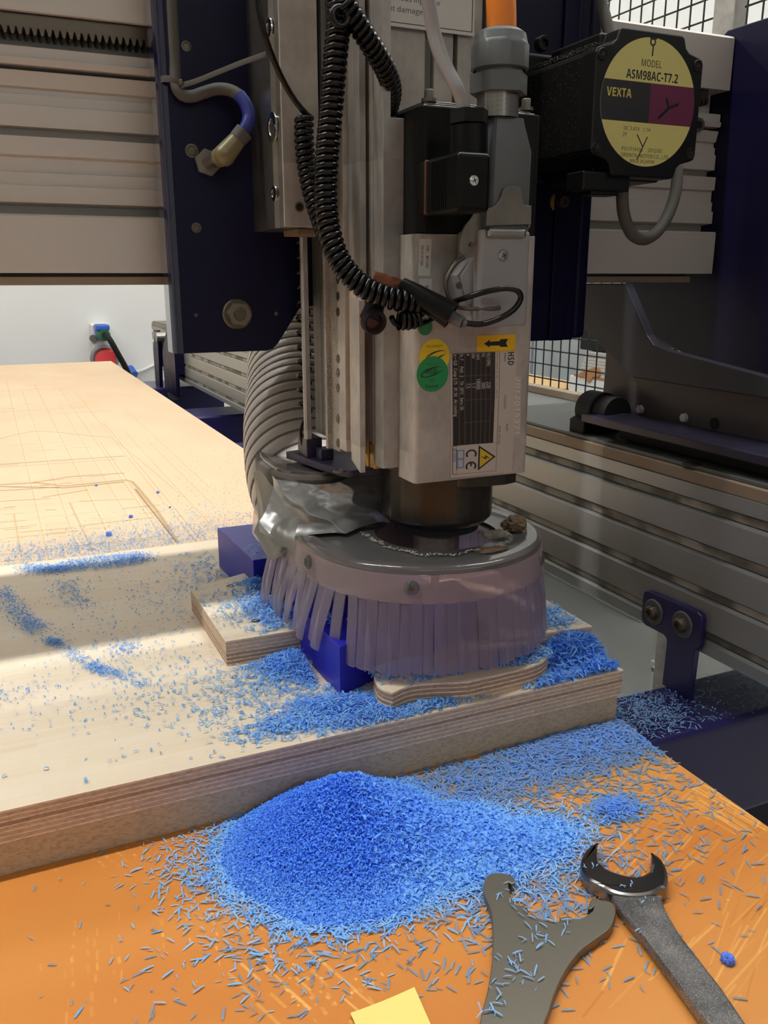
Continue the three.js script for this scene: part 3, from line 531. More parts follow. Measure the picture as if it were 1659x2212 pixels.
// ------------------------------------------------------------------ gantry
{
  const t = thing('gantry_beam', 'wide aluminium gantry beam with lengthwise grooves and a toothed rack', 'beam', [0, 1.097, -0.69]);
  const Z = -0.615, X0 = -1.6, X1 = 0.604;
  const pr = [[0, 1.1045], [0, 1.1393], [-0.0012, 1.1405], [-0.019, 1.1405], [-0.019, 1.1465], [-0.006, 1.1478], [-0.006, 1.158], [-0.008, 1.1584], [-0.008, 1.166], [-0.0098, 1.1664], [-0.0098, 1.1755], [-0.0068, 1.1762], [-0.0064, 1.187], [-0.018, 1.1876], [-0.018, 1.1925], [-0.009, 1.193], [-0.009, 1.2055], [-0.0108, 1.206], [-0.0108, 1.2118], [-0.0128, 1.2122], [-0.0128, 1.2158], [-0.0105, 1.2162], [-0.0085, 1.225], [-0.02, 1.2256], [-0.02, 1.2275], [-0.007, 1.228], [-0.006, 1.2318], [-0.008, 1.2322], [-0.008, 1.2385], [-0.022, 1.239], [-0.022, 1.256], [0, 1.2562], [0, 1.2965], [-0.002, 1.2985], [-0.15, 1.2985], [-0.15, 1.1045]];
  // slab along x: outline in (z,y)
  add(t, 'profile', slabZY(pr.map(([d, y]) => [Z + d, y]), X0, X1), M.gantryAlu);
  add(t, 'bottom_strip', box(X0, X1 - 0.02, 1.0968, 1.1022, Z - 0.03, Z - 0.005, 0.0006), M.railTan, 'brown strip under the beam');
  add(t, 'bottom_strip', box(X0, X1 - 0.02, 1.1, 1.1046, Z - 0.14, Z - 0.012, 0.0006), M.aluDark);
  // toothed rack
  const teeth = [], pitch = 0.0042, tooth = (x) => slabXY([[x + 0.0003, 1.2485], [x + 0.0013, 1.2442], [x + 0.0027, 1.2442], [x + 0.0037, 1.2485]], Z - 0.022, Z - 0.0035);
  const rk = add(t, 'rack', box(X0, X1 - 0.02, 1.248, 1.2556, Z - 0.022, Z - 0.0035, 0.0004), M.bolt, 'dark toothed rack');
  for (let x = -0.12; x < X1 - 0.02; x += pitch) if (x > 0 && x < 0.125) add(rk, 'tooth', tooth(x), M.bolt); else teeth.push(tooth(x));
  const tm = add(rk, 'teeth', teeth, M.bolt); tm.userData.kind = 'stuff';
  const c = P(1508, 270, { z: Z - 0.006 });
  const w = add(t, 'end_bolt', lathe([[0.0035, 0.002], [0.0055, 0.002], [0.006, 0]], c, V(0, 0, 1), 20), M.steelDull);
  add(w, 'socket', cyl(0.0035, 0.0035, c.clone().add(V(0, 0, 0.0002)), c.clone().add(V(0, 0, 0.0012)), 6), M.blackMatte);
}
{
  const t = thing('gantry_upright', 'dark blue gantry upright with side plate, gusset and foot on the side beam', 'upright', [0.55, 0.968, -0.5]);
  add(t, 'side_plate', slabZY([[-0.64, 1.296], [-0.625, 1.3055], [-0.1, 1.302], [0.1, 1.26], [0.1, 0.985], [-0.64, 0.985], [-0.64, 1.03], [-0.735, 1.06], [-0.735, 1.098], [-0.78, 1.1], [-0.78, 1.296]], 0.605, 0.617, 0.001), M.navy);
  add(t, 'gusset', slabZY([[-0.70, 1.0955], [-0.6075, 1.0965], [-0.5755, 1.055], [-0.566, 1.0475], [-0.5503, 1.0445], [-0.4463, 1.0334], [-0.30, 1.018], [-0.30, 0.995], [-0.4441, 1.0185], [-0.5867, 1.0185], [-0.6124, 1.0304], [-0.6577, 1.0551], [-0.70, 1.075]], 0.5, 0.509, 0.001), M.dustyGusset, 'dusty blue-grey gusset');
  add(t, 'foot_panel', slabZY([[-0.637, 1.04], [-0.3, 1.02], [-0.3, 0.985], [-0.639, 0.985]], 0.497 + 0.012, 0.497 + 0.021, 0.001), M.footPanel, 'dusty brownish foot panel');
  add(t, 'foot_ledge', box(0.466, 0.6, 0.979, 0.9862, -0.612, 0.05, 0.0012), M.purplePlate, 'blue foot ledge');
  add(t, 'slide_block', box(0.482, 0.59, 0.9685, 0.979, -0.58, 0.05, 0.001), M.blackMatte);
  for (const [px, py] of [[1385, 884], [1480, 902]]) { const c = P(px, py, { x: 0.509 }); add(t, 'bolt', [hexNut(c.clone().add(V(0.001, 0, 0)), V(-1, 0, 0), 0.0034, 0.004), lathe([[0, 0.0008], [0.0036, 0.0008], [0.0036, 0]], c, V(-1, 0, 0), 16)], M.zinc, 'shiny zinc bolt'); }
  const h = P(1543, 915, { x: 0.5088 }); add(t, 'hole', lathe([[0, 0.0003], [0.0047, 0.0003], [0.0047, 0]], h, V(-1, 0, 0), 20), M.blackMatte);
  const q = P(1345, 895, { y: 0.9864 }); add(t, 'slot', new THREE.CylinderGeometry(0.0035, 0.0035, 0.0004, 16).scale(1.3, 1, 1).translate(q.x, 0.9864, q.z), M.blackMatte);
}
{ // rubber end stop
  const a = P(1275, 925, { y: 0.9678 });
  const t = thing('end_stop', 'black rubber end stop standing behind the gantry foot on the side beam', 'stop', [0.485, 0.9677, -0.62]);
  const z = -0.635, o = [];
  const cx = 0.492, cy = 0.9865, r = 0.0165;
  for (let i = 0; i <= 18; i++) { const an = -0.35 + (Math.PI + 0.7) * i / 18; o.push([cx + r * Math.cos(an), cy + r * Math.sin(an)]); }
  o.push([cx - 0.021, 0.9785], [cx - 0.021, 0.9678], [cx + 0.02, 0.9678], [cx + 0.02, 0.9785]);
  add(t, 'stop_body', slabXY(o, z, z + 0.022, 0.001), M.capBlack);
  add(t, 'buffer', cyl(0.0145, 0.0145, V(cx, cy, z + 0.02), V(cx, cy, z + 0.04), 28), M.blackMatte);
  add(t, 'stop_screw', cyl(0.0025, 0.0025, V(cx - 0.0145, cy - 0.006, z + 0.028), V(cx - 0.0155, cy - 0.006, z + 0.028), 10), M.steelDull);
}
// carriage plate riding on the gantry
const CZ = -0.575;
{
  const t = thing('carriage_plate', 'big dark blue carriage plate hanging on the gantry behind the spindle', 'plate', [0.27, 1.054, -0.58]);
  const L = 0.1095, Rr = 0.4365;
  add(t, 'front_plate', slabXY([[L + 0.006, 1.0535], [0.172, 1.0535], [0.1764, 1.0545], [0.180, 1.058], [0.1972, 1.0825], [0.30, 1.0825], [0.30, 1.0535], [Rr - 0.012, 1.0535], [Rr - 0.012, 1.34], [L + 0.006, 1.34]], CZ - 0.006, CZ, 0.0006), M.navy);
  const fl = smooth([[L + 0.006, CZ], [L + 0.002, CZ - 0.0015], [L, CZ - 0.006]], 4, false).concat([[L, CZ - 0.022], [L + 0.006, CZ - 0.022], [L + 0.0065, CZ - 0.006]]);
  add(t, 'side_flange', slabXZ(fl, 1.0535, 1.34), M.navyEdge);
  add(t, 'right_cheek', box(Rr - 0.036, Rr - 0.022, 1.0535, 1.34, CZ - 0.002, CZ + 0.003, 0.001), M.navy);
  add(t, 'side_flange', box(Rr - 0.0125, Rr, 1.0545, 1.34, CZ - 0.022, CZ + 0.001, 0.004, 2), M.navy);
  // big hex bolt low on the left
  const c = P(512, 678, { z: CZ });
  const w = add(t, 'washer', lathe([[0, 0.0024], [0.0094, 0.0024], [0.0102, 0.0014], [0.0102, 0]], c, V(0, 0, 1), 32), M.bolt, 'brown washer');
  add(w, 'hex_bolt', hexNut(c.clone().add(V(0, 0, 0.0024)), V(0, 0, 1), 0.0078, 0.0055, 0.4), M.boltHead); add(w, 'bolt_end', cyl(0.0044, 0.0038, c.clone().add(V(0, 0, 0.0078)), c.clone().add(V(0, 0, 0.0098)), 20), M.bolt);
  for (const [px, py, r] of [[424, 492, 0.0032], [597, 678, 0.0015], [423, 681, 0.0012], [402, 100, 0.003], [414, 326, 0.0042]]) { const q = P(px, py, { z: CZ }); add(t, 'screw_hole', lathe([[0, 0.0002], [r * 0.6, 0.0002], [r * 0.7, 0.0008], [r, 0.0006], [r, 0]], q, V(0, 0, 1), 16), M.bolt); }
  const q = P(1206, 437, { z: CZ }); // right lower bolt
  const w2 = add(t, 'washer', lathe([[0, 0.001], [0.0068, 0.001], [0.0074, 0]], q, V(0, 0, 1), 24), M.brass, 'yellowish washer'); add(w2, 'cap_screw', lathe([[0, 0.005], [0.0018, 0.005], [0.002, 0.007], [0.0042, 0.007], [0.0046, 0.006], [0.0046, 0.001]], q.clone().add(V(0.001, 0, 0)), V(0, 0, 1), 20), M.bolt);
}
// proximity sensor with its cable
{
  const a = P(447, 352, { z: CZ });
  const t = thing('proximity_sensor', 'threaded sensor with an amber elbow plug on the blue carriage plate', 'sensor', [a.x, a.y, a.z]);
  const dir = P(500, 300, { z: CZ + 0.03 }).sub(a).normalize();
  add(t, 'hex_nut', hexNut(a.clone(), V(0, 0, 1), 0.0082, 0.004, 0.25), M.steelDull);
  const b = P(455, 347, { z: CZ + 0.006 });
  add(t, 'threaded_barrel', cyl(0.0045, 0.0045, a.clone().add(V(0, 0, 0.002)), P(474, 340, { z: CZ + 0.014 }), 20), M.steel);
  add(t, 'elbow_plug', [cyl(0.0056, 0.0064, P(471, 342, { z: CZ + 0.013 }), P(486, 334, { z: CZ + 0.018 }), 20), cyl(0.0066, 0.0052, P(484, 336, { z: CZ + 0.018 }), P(516, 298, { z: CZ + 0.019 }), 20), new THREE.SphereGeometry(0.0066, 16, 12).translate(...P(485, 335, { z: CZ + 0.018 }).toArray())], M.amber);
  add(t, 'plug_collar', cyl(0.0055, 0.0058, P(512, 302, { z: CZ + 0.019 }), P(528, 284, { z: CZ + 0.02 }), 20), M.dustyCable);
  const c = (px, py, d) => P(px, py, { z: CZ + d });
  add(t, 'blue_sleeve', tube([c(524, 288, 0.02), c(535, 268, 0.021), c(538, 250, 0.02), c(531, 225, 0.018), c(518, 206, 0.015)], 0.0041, 30), std({ color: rgb(0.02, 0.03, 0.22), roughness: 0.4 }), 'blue sleeve');
  add(t, 'cable', tube([c(520, 208, 0.0155), c(500, 196, 0.012), c(470, 192, 0.008), c(440, 200, 0.006), c(415, 208, 0.005), c(395, 206, 0.004), c(384, 194, 0.003), c(380, 180, 0.001), c(377, 140, -0.0012), c(374, 80, -0.0012), c(370, 0, -0.0012), c(368, -60, -0.0012), V(0.1195, 1.335, CZ + 0.002)], 0.0036, 70), M.dustyCable, 'dusty grey cable');
  const z = thing('cable_tie', 'translucent cable tie round the flange of the carriage plate, long loose tail', 'cable tie', c(390, 180, 0.006).toArray());
  const strap = (pts, w) => { const cv = new THREE.CatmullRomCurve3(pts, false, 'centripetal'), n = 24, pos = [], idx = []; for (let i = 0; i <= n; i++) { const p = cv.getPoint(i / n); pos.push(p.x, p.y + w, p.z, p.x, p.y - w, p.z, p.x, p.y + w, p.z - 0.0009, p.x, p.y - w, p.z - 0.0009); } for (let i = 0; i < n; i++) { const k = i * 4; for (const [a1, b1] of [[0, 1], [1, 3], [3, 2], [2, 0]]) idx.push(k + a1, k + b1, k + 4 + a1, k + b1, k + 4 + b1, k + 4 + a1); } const g = new THREE.BufferGeometry(); g.setAttribute('position', new THREE.Float32BufferAttribute(pos, 3)); g.setIndex(idx); g.computeVertexNormals(); return g; };
  add(z, 'band', strap([P(343, 190, { z: CZ - 0.024 }), P(345, 178, { z: CZ - 0.014 }), P(352, 170, { z: CZ + 0.004 }), P(372, 171, { z: CZ + 0.009 }), P(388, 177, { z: CZ + 0.008 })], 0.0018), M.zincTie);
  add(z, 'tie_head', box(c(386, 178, 0.008).x, c(394, 178, 0.008).x, c(390, 184, 0.008).y, c(390, 172, 0.008).y, CZ + 0.003, CZ + 0.01, 0.0008), M.zincTie);
  add(z, 'tail', strap([c(392, 184, 0.008), c(420, 176, 0.014), c(470, 156, 0.026), c(520, 136, 0.04), c(574, 117, 0.052)], 0.0015), M.zincTie);
}

// ------------------------------------------------------------------ vertical slide in front of the carriage
{
  const t = thing('bearing_block', 'bare steel bearing block screwed to the carriage plate, left of the coiled cables', 'bearing', [0.18, 1.13, -0.55]);
  const y0 = 1.1305, x0 = 0.1665, x1 = 0.1905, zf = -0.5155;
  add(t, 'block', slabXZ([[x0, CZ], [x0, zf - 0.022], [x0 - 0.0012, zf - 0.019], [x0 - 0.0012, zf - 0.011], [x0 + 0.0006, zf - 0.007], [x0, zf - 0.004], [x0 + 0.001, zf], [x1, zf], [x1, CZ]], y0, 1.36), M.steel);
  add(t, 'face_plate', box(x0 + 0.001, x1 - 0.0002, y0 + 0.0004, 1.36, zf - 0.001, zf + 0.0012, 0.0005), M.aluMatte, 'stained light face plate');
  for (const [px, py, r] of [[587, 275, 0.0085], [580, 60, 0.005], [591, 418, 0.0045]]) {
    const c = P(px, py, { x: x0 - 0.0012 });
    const w = add(t, 'screw', lathe([[0.0018, -0.0004], [r * 0.5, -0.0004], [r * 0.55, 0.0006], [r * 0.8, 0.0006], [r, 0], [r, -0.001]], c, V(-1, 0, 0), 24), M.chrome); add(w, 'socket', lathe([[0, 0.0002], [r * 0.5, 0.0002]], c, V(-1, 0, 0), 6), M.bolt);
  }
  const c = P(647, 447, { z: zf + 0.0012 }); const b = add(t, 'threaded_hole', lathe([[0.0021, 0.0003], [0.003, 0.0003], [0.003, 0]], c, V(0, 0, 1), 20), M.steelDull); add(b, 'bore', lathe([[0, 0.0002], [0.0022, 0.0002]], c, V(0, 0, 1), 20), M.blackMatte);
  add(t, 'wiper', box(x0 + 0.01, x1 + 0.006, y0 - 0.004, y0, zf - 0.03, zf - 0.002, 0.001), M.crumb, 'rust brown wiper strip');
}
{
  const t = thing('vertical_slide', 'aluminium vertical slide with a drilled rail, dusty from milling', 'slide', [0.22, 0.985, -0.52]);
  const yb = 0.99, yt = 1.38;
  // rear channel, then stepped bars towards the front
  add(t, 'channel', slabXZ([[0.1913, -0.558], [0.1913, -0.556], [0.1925, -0.5545], [0.1955, -0.5545], [0.1962, -0.556], [0.1962, -0.558]], yb + 0.004, yt), M.alu);
  add(t, 'inner_web', box(0.2045, 0.206, yb + 0.006, yt, -0.571, -0.54, 0.0004), M.aluDark, 'dirty inner web');
  add(t, 'front_lip', slabXZ([[0.2005, -0.5395], [0.2012, -0.5375], [0.2042, -0.5375], [0.2042, -0.5235], [0.212, -0.5235], [0.212, -0.5395]], yb, yt), M.alu);
  add(t, 'drilled_rail', box(0.2038, 0.212, yb + 0.002, yt, -0.5235, -0.5112, 0.0006), M.aluWhite, 'bright rail with countersunk holes');
  for (const py of [604, 640, 674, 775, 805, 838, 905, 957]) { const c = P(730, py, { x: 0.2037 }); add(t, 'rail_hole', lathe([[0, 0.0001], [0.0014, 0.0001], [0.0026, 0.0003], [0.003, 0]], c, V(-1, 0, 0), 16), M.bolt); }
  add(t, 'groove_wall', box(0.2068, 0.213, 1.095, yt, -0.5112, -0.499, 0.0003), M.alu);
  add(t, 'dusty_groove', box(0.2068, 0.213, yb + 0.002, 1.0945, -0.5112, -0.499, 0.0003), M.plyMid, 'groove caked with tan dust');
  add(t, 'guide_bar', slabZY([[-0.4995, 0.9895], [-0.4852, 0.9838], [-0.4852, 1.0886], [-0.487, 1.0902], [-0.498, 1.0902], [-0.4995, 1.0886]], 0.2028, 0.2062), M.aluWhite);
  add(t, 'guide_bar', slabZY([[-0.4995, 1.0902], [-0.492, 1.0902], [-0.492, 1.38], [-0.4995, 1.38]], 0.2068, 0.2105), M.alu);
  add(t, 'spacer_plate', slabZY([[-0.513, 1.38], [-0.513, 1.10], [-0.5045, 1.0035], [-0.4868, 1.0005], [-0.4868, 1.38]], 0.2125, 0.2185, 0.0004), M.alu);
  add(t, 'back_plate', box(0.2185, 0.30, 1.005, 1.185, -0.545, -0.532, 0.001), M.aluDark);
  add(t, 'nut_block', [box(0.2105, 0.216, 0.985, 1.003, -0.514, -0.506, 0.001), box(0.213, 0.2185, 0.984, 1.003, -0.505, -0.498, 0.001), box(0.214, 0.2195, 0.984, 1.0, -0.4965, -0.489, 0.001)], M.brass, 'brass nut block');
  add(t, 'mount_plate', slabXY([[0.2127, 0.988], [0.3025, 0.988], [0.3025, 1.188], [0.2175, 1.188], [0.2175, 1.262], [0.2162, 1.2612], [0.214, 1.258], [0.2127, 1.252]], -0.4862, -0.4725, 0.0003), M.alu);
  add(t, 'mount_bolt', cyl(0.0024, 0.0024, P(790, 12, { x: 0.2126 }).add(V(0.0004, 0, 0)), P(790, 12, { x: 0.2126 }).add(V(-0.0006, 0, 0)), 14), M.bolt);
  seed = 12; // sawdust caught on the lips
  const dust = []; for (let i = 0; i < 900; i++) { const y = 1.02 + Math.abs(rr(-1, 1) * rr(0, 1)) * 0.12 + rr(-0.03, 0.06), s = rr(0.00015, 0.00045), g = new THREE.TetrahedronGeometry(s); const w = rnd(); g.translate(w < 0.7 ? 0.2003 + rr(-0.0004, 0.0035) : 0.2036 - rr(0, 0.0003), y, w < 0.7 ? -0.537 + rr(-0.0012, 0.0006) : rr(-0.537, -0.523)); dust.push(g); }
  const dm = add(t, 'sawdust', dust, M.dust); dm.userData.kind = 'stuff';
}
// grey column panel behind the spindle and the sign on it
{
  const t = thing('column_cover', 'grey aluminium column cover behind the spindle with upright grooves', 'cover', [0.29, 1.19, -0.54]);
  const z = -0.548;
  const a = (px) => P(px, 200, { z }).x;
  const xs = [[800, 918, M.aluMatte, 0], [918, 936, M.aluDark, -0.003], [936, 978, M.aluMatte, 0], [978, 985, M.blackMatte, -0.004], [985, 1037, M.aluMatte, 0.001]];
  for (const [p0, p1, m, d] of xs) add(t, 'upright', box(a(p0), a(p1), 1.18, 1.38, z - 0.012, z + d, 0.0008), m);
  add(t, 'upright', box(a(1044), a(1056), 1.18, 1.38, z - 0.012, z + 0.012, 0.0008), M.alu);
}
{
  const z = -0.5452, tl = P(741, -75, { z }), br = P(1023, 79, { z }), tr = V(br.x, P(1030, -40, { z }).y, z), bl = V(P(741, 37, { z }).x, br.y, z); tl.set(bl.x, tr.y, z);
  single('warning_sign', quadPlate(tl, tr, br, bl, 0.0006), printMat(signTex, { roughness: 0.4 }), 'white warning sign with black print and frame line behind the spindle', 'sign', [br.x, br.y, z]);
}

// ------------------------------------------------------------------ spindle motor
const SF = -0.45; // front face of the spindle body
{
  const t = thing('spindle_motor', 'boxy aluminium spindle motor with a black upper half and rating plate', 'motor', [0.263, 0.945, -0.4966]);
  const bodyXZ = (x0, x1, zf, zb, r) => { const o = []; for (const [cx, cz, a0] of [[x1 - r, zf - r, 0], [x0 + r, zf - r, 1]]) for (let i = 0; i <= 6; i++) { const a = (a0 + i / 6) * Math.PI / 2; o.push([cx + r * Math.cos(a), cz + r * Math.sin(a)]); } o.push([x0, zb], [x1, zb]); return o; };
  add(t, 'housing', slabXZ(bodyXZ(0.2233, 0.3027, SF, -0.4724, 0.003), 0.982, 1.1255, 0.0006), M.aluMatte);
  add(t, 'housing_rear', box(0.2235, 0.3027, 0.9835, 1.1255, -0.53, -0.4864, 0.001), M.alu);
  add(t, 'upper_housing', [slabXZ(bodyXZ(0.2255, 0.3027, SF, -0.4724, 0.004), 1.1257, 1.1915, 0.0008), box(0.223, 0.3027, 1.1257, 1.1915, -0.53, -0.4864, 0.001)], M.capBlack, 'matt black upper half');
  const yt = 1.1915;
  add(t, 'fan_grille', [0, 1, 2].map((i) => box(0.228 + i * 0.0015, 0.2995 - i * 0.0015, yt + i * 0.0013, yt + 0.0009 + i * 0.0013, -0.525 + i * 0.002, SF - 0.003 - i * 0.002, 0.0004)), M.steel, 'bright fan grille');
  for (const [px, py] of [[900, 215], [1139, 232]]) { const c = P(px, py + 12, { y: yt + 0.002 }); c.z = SF - 0.0075; c.x = px < 1000 ? 0.2335 : 0.2962; add(t, 'corner_bolt', [lathe([[0, 0.0065], [0.0023, 0.0065], [0.0026, 0.006], [0.0026, 0.0018], [0.0042, 0.0018], [0.0042, 0]], c.clone().setY(yt + 0.0028), V(0, 1, 0), 18)], M.steelDull); }
  // nose
  const N = V(0.263, 0, -0.4966), ny = 0.9445, up = V(0, 1, 0), at = (y) => V(N.x, y, N.z);
  add(t, 'nose', lathe([[0, 0], [0.028, 0], [0.0335, 0.0012], [0.0368, 0.0045], [0.0372, 0.0065], [0.0372, 0.042]], at(ny), up, 64), M.nose, 'dark oily nose');
  add(t, 'nose_step', lathe([[0, 0.0], [0.0285, 0], [0.0285, 0.007]], at(ny - 0.005), up, 48), M.blackMatte);
  const key = add(t, 'air_block', slabXZ(smooth([[0.257, -0.462], [0.2605, -0.4565], [0.266, -0.4555], [0.2985, -0.4555], [0.2985, -0.49], [0.257, -0.49]], 3), 0.9745, 0.982, 0.0006), M.nose);
  add(t, 'collet_nut', lathe([[0, 0], [0.013, 0], [0.016, 0.002], [0.016, 0.018], [0.014, 0.021]], at(ny - 0.028), up, 30), M.steelDull);
  add(t, 'cutter', cyl(0.003, 0.003, at(0.876), at(0.92), 14), M.steel);
  const zs = SF + 0.00005, q = (px, py) => P(px, py, { z: zs });
  add(t, 'rating_plate', quadPlate(q(972, 764), q(1117, 757), q(1105, 1020), q(974, 1032), 0.0003), printMat(ratingTex, { roughness: 0.45 }), 'printed rating plate lying on its side');
  add(t, 'serial_number', quadPlate(q(1111, 812), q(1126, 812), q(1124, 944), q(1108, 944), 0.0002), printMat(engraveTex), 'engraved serial number');
  add(t, 'code_sticker', quadPlate(q(906, 516), q(932, 516), q(929, 596), q(903, 596), 0.0002), printMat(codeTex), 'paper sticker with a motor code');
  add(t, 'letter_sticker', quadPlate(q(905, 602), q(933, 602), q(932, 645), q(904, 645), 0.0002), printMat(letterTex), 'small sticker with the letter R');
  add(t, 'arrow_sticker', quadPlate(q(1030, 725), q(1113, 722), q(1112, 758), q(1029, 760), 0.0003), printMat(arrowTex), 'yellow rotation arrow sticker');
  const disc = (px, py, r, th, m) => { const c = q(px, py), g = new THREE.CylinderGeometry(r, r, th, 48); g.rotateY(Math.PI / 2); g.rotateX(Math.PI / 2); g.translate(c.x, c.y, zs + th / 2); return g; };
  const r1 = q(938, 770).distanceTo(q(971, 770));
  add(t, 'round_sticker', disc(938, 770, r1 * 1.0, 0.0002, 0), [M.greenSticker, printMat(yellowDotTex), M.white], 'round yellow sticker');
  add(t, 'round_sticker', disc(934, 808, r1 * 1.02, 0.0004, 0), [M.greenSticker, printMat(greenDotTex), M.white], 'round green quality sticker');
  add(t, 'round_sticker', disc(918, 706, r1 * 0.47, 0.0003, 0), M.greenSticker, 'small green dot sticker');
  const gd = P(1131, 406, { z: zs }); add(t, 'round_sticker', disc(1134, 406, r1 * 0.30, 0.0003, 0), M.greenSticker, 'small green dot on the black half');
}
{ // grey power connector on the front of the spindle
  const zc = -0.4335;
  const c = (px, py) => P(px, py, { z: zc });
  const axis = (py) => { const l = { 85: [1030, 1132], 200: [1022, 1135] }; return c(1078, py); };
  const t = thing('power_connector', 'grey power connector with a nickel collar and locking lever on the spindle front', 'connector', [0.267, 1.08, zc]);
  const x0 = c(1008, 600).x, x1 = c(1124, 600).x, xm = 0.2668;
  const yTop = c(1080, 515).y, yB = c(1080, 703).y;
  add(t, 'base', box(x0 + 0.0015, x1 - 0.001, yB, yTop + 0.004, SF + 0.0005, zc + 0.011, 0.0025, 3), M.connLight, 'pale grey base housing');
  add(t, 'base_wedge', slabXY([[x0 - 0.0065, c(1080, 595).y], [x0 + 0.004, c(1080, 545).y], [x0 + 0.004, c(1080, 700).y], [x0 - 0.002, c(1080, 655).y]], SF + 0.0005, zc + 0.004, 0.0006), M.connLight);
  const s = P(1087, 552, { z: zc + 0.0112 }); const sc = add(t, 'cross_screw', screwHead(s, V(0, 0, 1), 0.0031, 0.0012), M.steel); add(sc, 'cross_slot', crossSlot(s.clone().add(V(0, 0, 0.001)), V(0, 0, 1), 0.003, 0.0005), M.bolt);
  // hood with sloping shoulders
  const h0 = c(1080, 258).y, h1 = c(1080, 330).y, h2 = c(1080, 508).y, w1 = 0.0128, w0 = 0.0095, d1 = 0.0105, d0 = 0.0085;
  const ring = (y, w, d, xo) => { const o = [], k = 0.0035; for (let q = 0; q < 4; q++) for (let i = 0; i <= 3; i++) { const a = (q + i / 3) * Math.PI / 2, sx = q === 0 || q === 3 ? 1 : -1, sz = q < 2 ? 1 : -1; o.push([xm + xo + sx * (w - k) + k * Math.cos(a), y, zc + sz * (d - k) + k * Math.sin(a)]); } return o; };
  const rings = [ring(h0, w0, d0, -0.0008), ring(h0 - 0.002, w0 + 0.0004, d0 + 0.0002, -0.0008), ring(h1, w1, d1, 0.0005), ring(h2, w1, d1, 0)], pos = [], idx = [];
  rings.forEach((r) => r.forEach((p) => pos.push(...p))); const n = rings[0].length;
  for (let k = 0; k < rings.length - 1; k++) for (let i = 0; i < n; i++) { const a = k * n + i, b = k * n + (i + 1) % n; idx.push(a, b, a + n, b, b + n, a + n); }
  for (let i = 1; i < n - 1; i++) idx.push(0, i + 1, i);
  let g = new THREE.BufferGeometry(); g.setAttribute('position', new THREE.Float32BufferAttribute(pos, 3)); g.setIndex(idx); g = toCreasedNormals(g, 0.5);
  add(t, 'hood', g, M.connGrey);
  const xc = xm - 0.0028 + 0.001, top = (py) => V(c(1080, py).x, c(1080, py).y, zc);
  const cx2 = c(1077, 160).x, ax = (py) => V(cx2 + (c(1080, 258).y - c(1080, py).y) * -0.02, c(1080, py).y, zc);
  add(t, 'nickel_collar', lathe([[0.0112, 0], [0.0112, ax(195).y - ax(258).y]], ax(258), V(0, 1, 0), 40), M.steel, 'nickel-plated collar');
  const hex = (r) => 0; const hx = (a, b, r) => { const gg = new THREE.CylinderGeometry(r, r, b.y - a.y, 6); gg.rotateY(0.25); gg.translate(a.x, (a.y + b.y) / 2, a.z); return toCreasedNormals(gg, 0.3); };
  add(t, 'gland_nut', hx(ax(205), ax(163), 0.0158), M.connGrey, 'grey hexagon nut');
  add(t, 'gland_neck', cyl(0.0128, 0.0128, ax(166), ax(152), 30), M.connGrey);
  const rib = []; for (let i = 0; i < 30; i++) { const a = i / 30 * Math.PI * 2; if (Math.cos(a * 3) < 0.2) continue; const gg = new THREE.BoxGeometry(0.0006, ax(100).y - ax(140).y, 0.0006); gg.translate(ax(120).x + Math.cos(a) * 0.0146, ax(120).y, zc + Math.sin(a) * 0.0146); rib.push(gg); }
  const cap = add(t, 'gland_cap', [lathe([[0.0138, 0], [0.0153, 0.0006], [0.0153, 0.0118], [0.0143, 0.0135], [0.0134, 0.0175], [0.0105, 0.0195], [0.008, 0.0195]], ax(155), V(0, 1, 0), 48)], M.connGrey, 'rounded grey gland cap'); add(cap, 'grip_ribs', rib, M.connGrey);
  // metal lever over hood and base
  const zl = zc + 0.0112, lp = (px, py) => { const q = P(px, py, { z: zl }); return [q.x, q.y]; };
  add(t, 'locking_lever', slabXY([...smooth([lp(1050, 450), lp(1066, 446), lp(1080, 425), lp(1086, 408), lp(1104, 401), lp(1122, 406), lp(1126, 425), lp(1129, 442)], 4, false), lp(1146, 445), lp(1145, 485), lp(1048, 488)], zl - 0.0006, zl + 0.0012, 0.0003), M.steelDull, 'worn metal locking lever');
  add(t, 'lever_side', slabZY([[zl, lp(1146, 445)[1]], [zl, lp(1100, 488)[1]], [zc, lp(1100, 530)[1]], [zc - 0.006, lp(1100, 515)[1]], [zc - 0.002, lp(1100, 470)[1]]], lp(1141, 480)[0], lp(1146, 480)[0]), M.steelDull);
  add(t, 'lever_arm', slabXY(smooth([lp(1003, 525), lp(1005, 545), lp(1016, 550), lp(1030, 535), lp(1048, 500), lp(1050, 470), lp(1038, 455), lp(1028, 470), lp(1012, 490)], 4), zl - 0.0062, zl - 0.0046, 0.0003), M.steelDull);
  add(t, 'lever_bar', box(lp(1050, 500)[0], lp(1133, 500)[0], lp(1100, 514)[1], lp(1100, 494)[1], zl - 0.002, zl + 0.0026, 0.0016, 2), M.steel);
  const pv = P(1017, 528, { z: zl - 0.0044 }); add(t, 'pivot', cyl(0.0012, 0.0012, pv, pv.clone().add(V(0, 0, 0.0012)), 12), M.bolt);
  const bail = (px, py, d = 0) => P(px, py, { z: zc + 0.002 + d });
  add(t, 'wire_bail', [tube([bail(1003, 556), bail(985, 568), bail(965, 602), bail(963, 622), bail(976, 655), bail(984, 662), bail(1000, 666, 0.005), bail(1040, 667, 0.008), bail(1075, 666, 0.009), bail(1080, 664, 0.009)], 0.0012, 50, 8)], M.bolt, 'bent wire bail');
  const hl = P(991, 617, { z: zc + 0.0045 }); add(t, 'pin', cyl(0.0019, 0.0019, hl, hl.clone().add(V(0, 0, 0.0004)), 16), M.bolt);
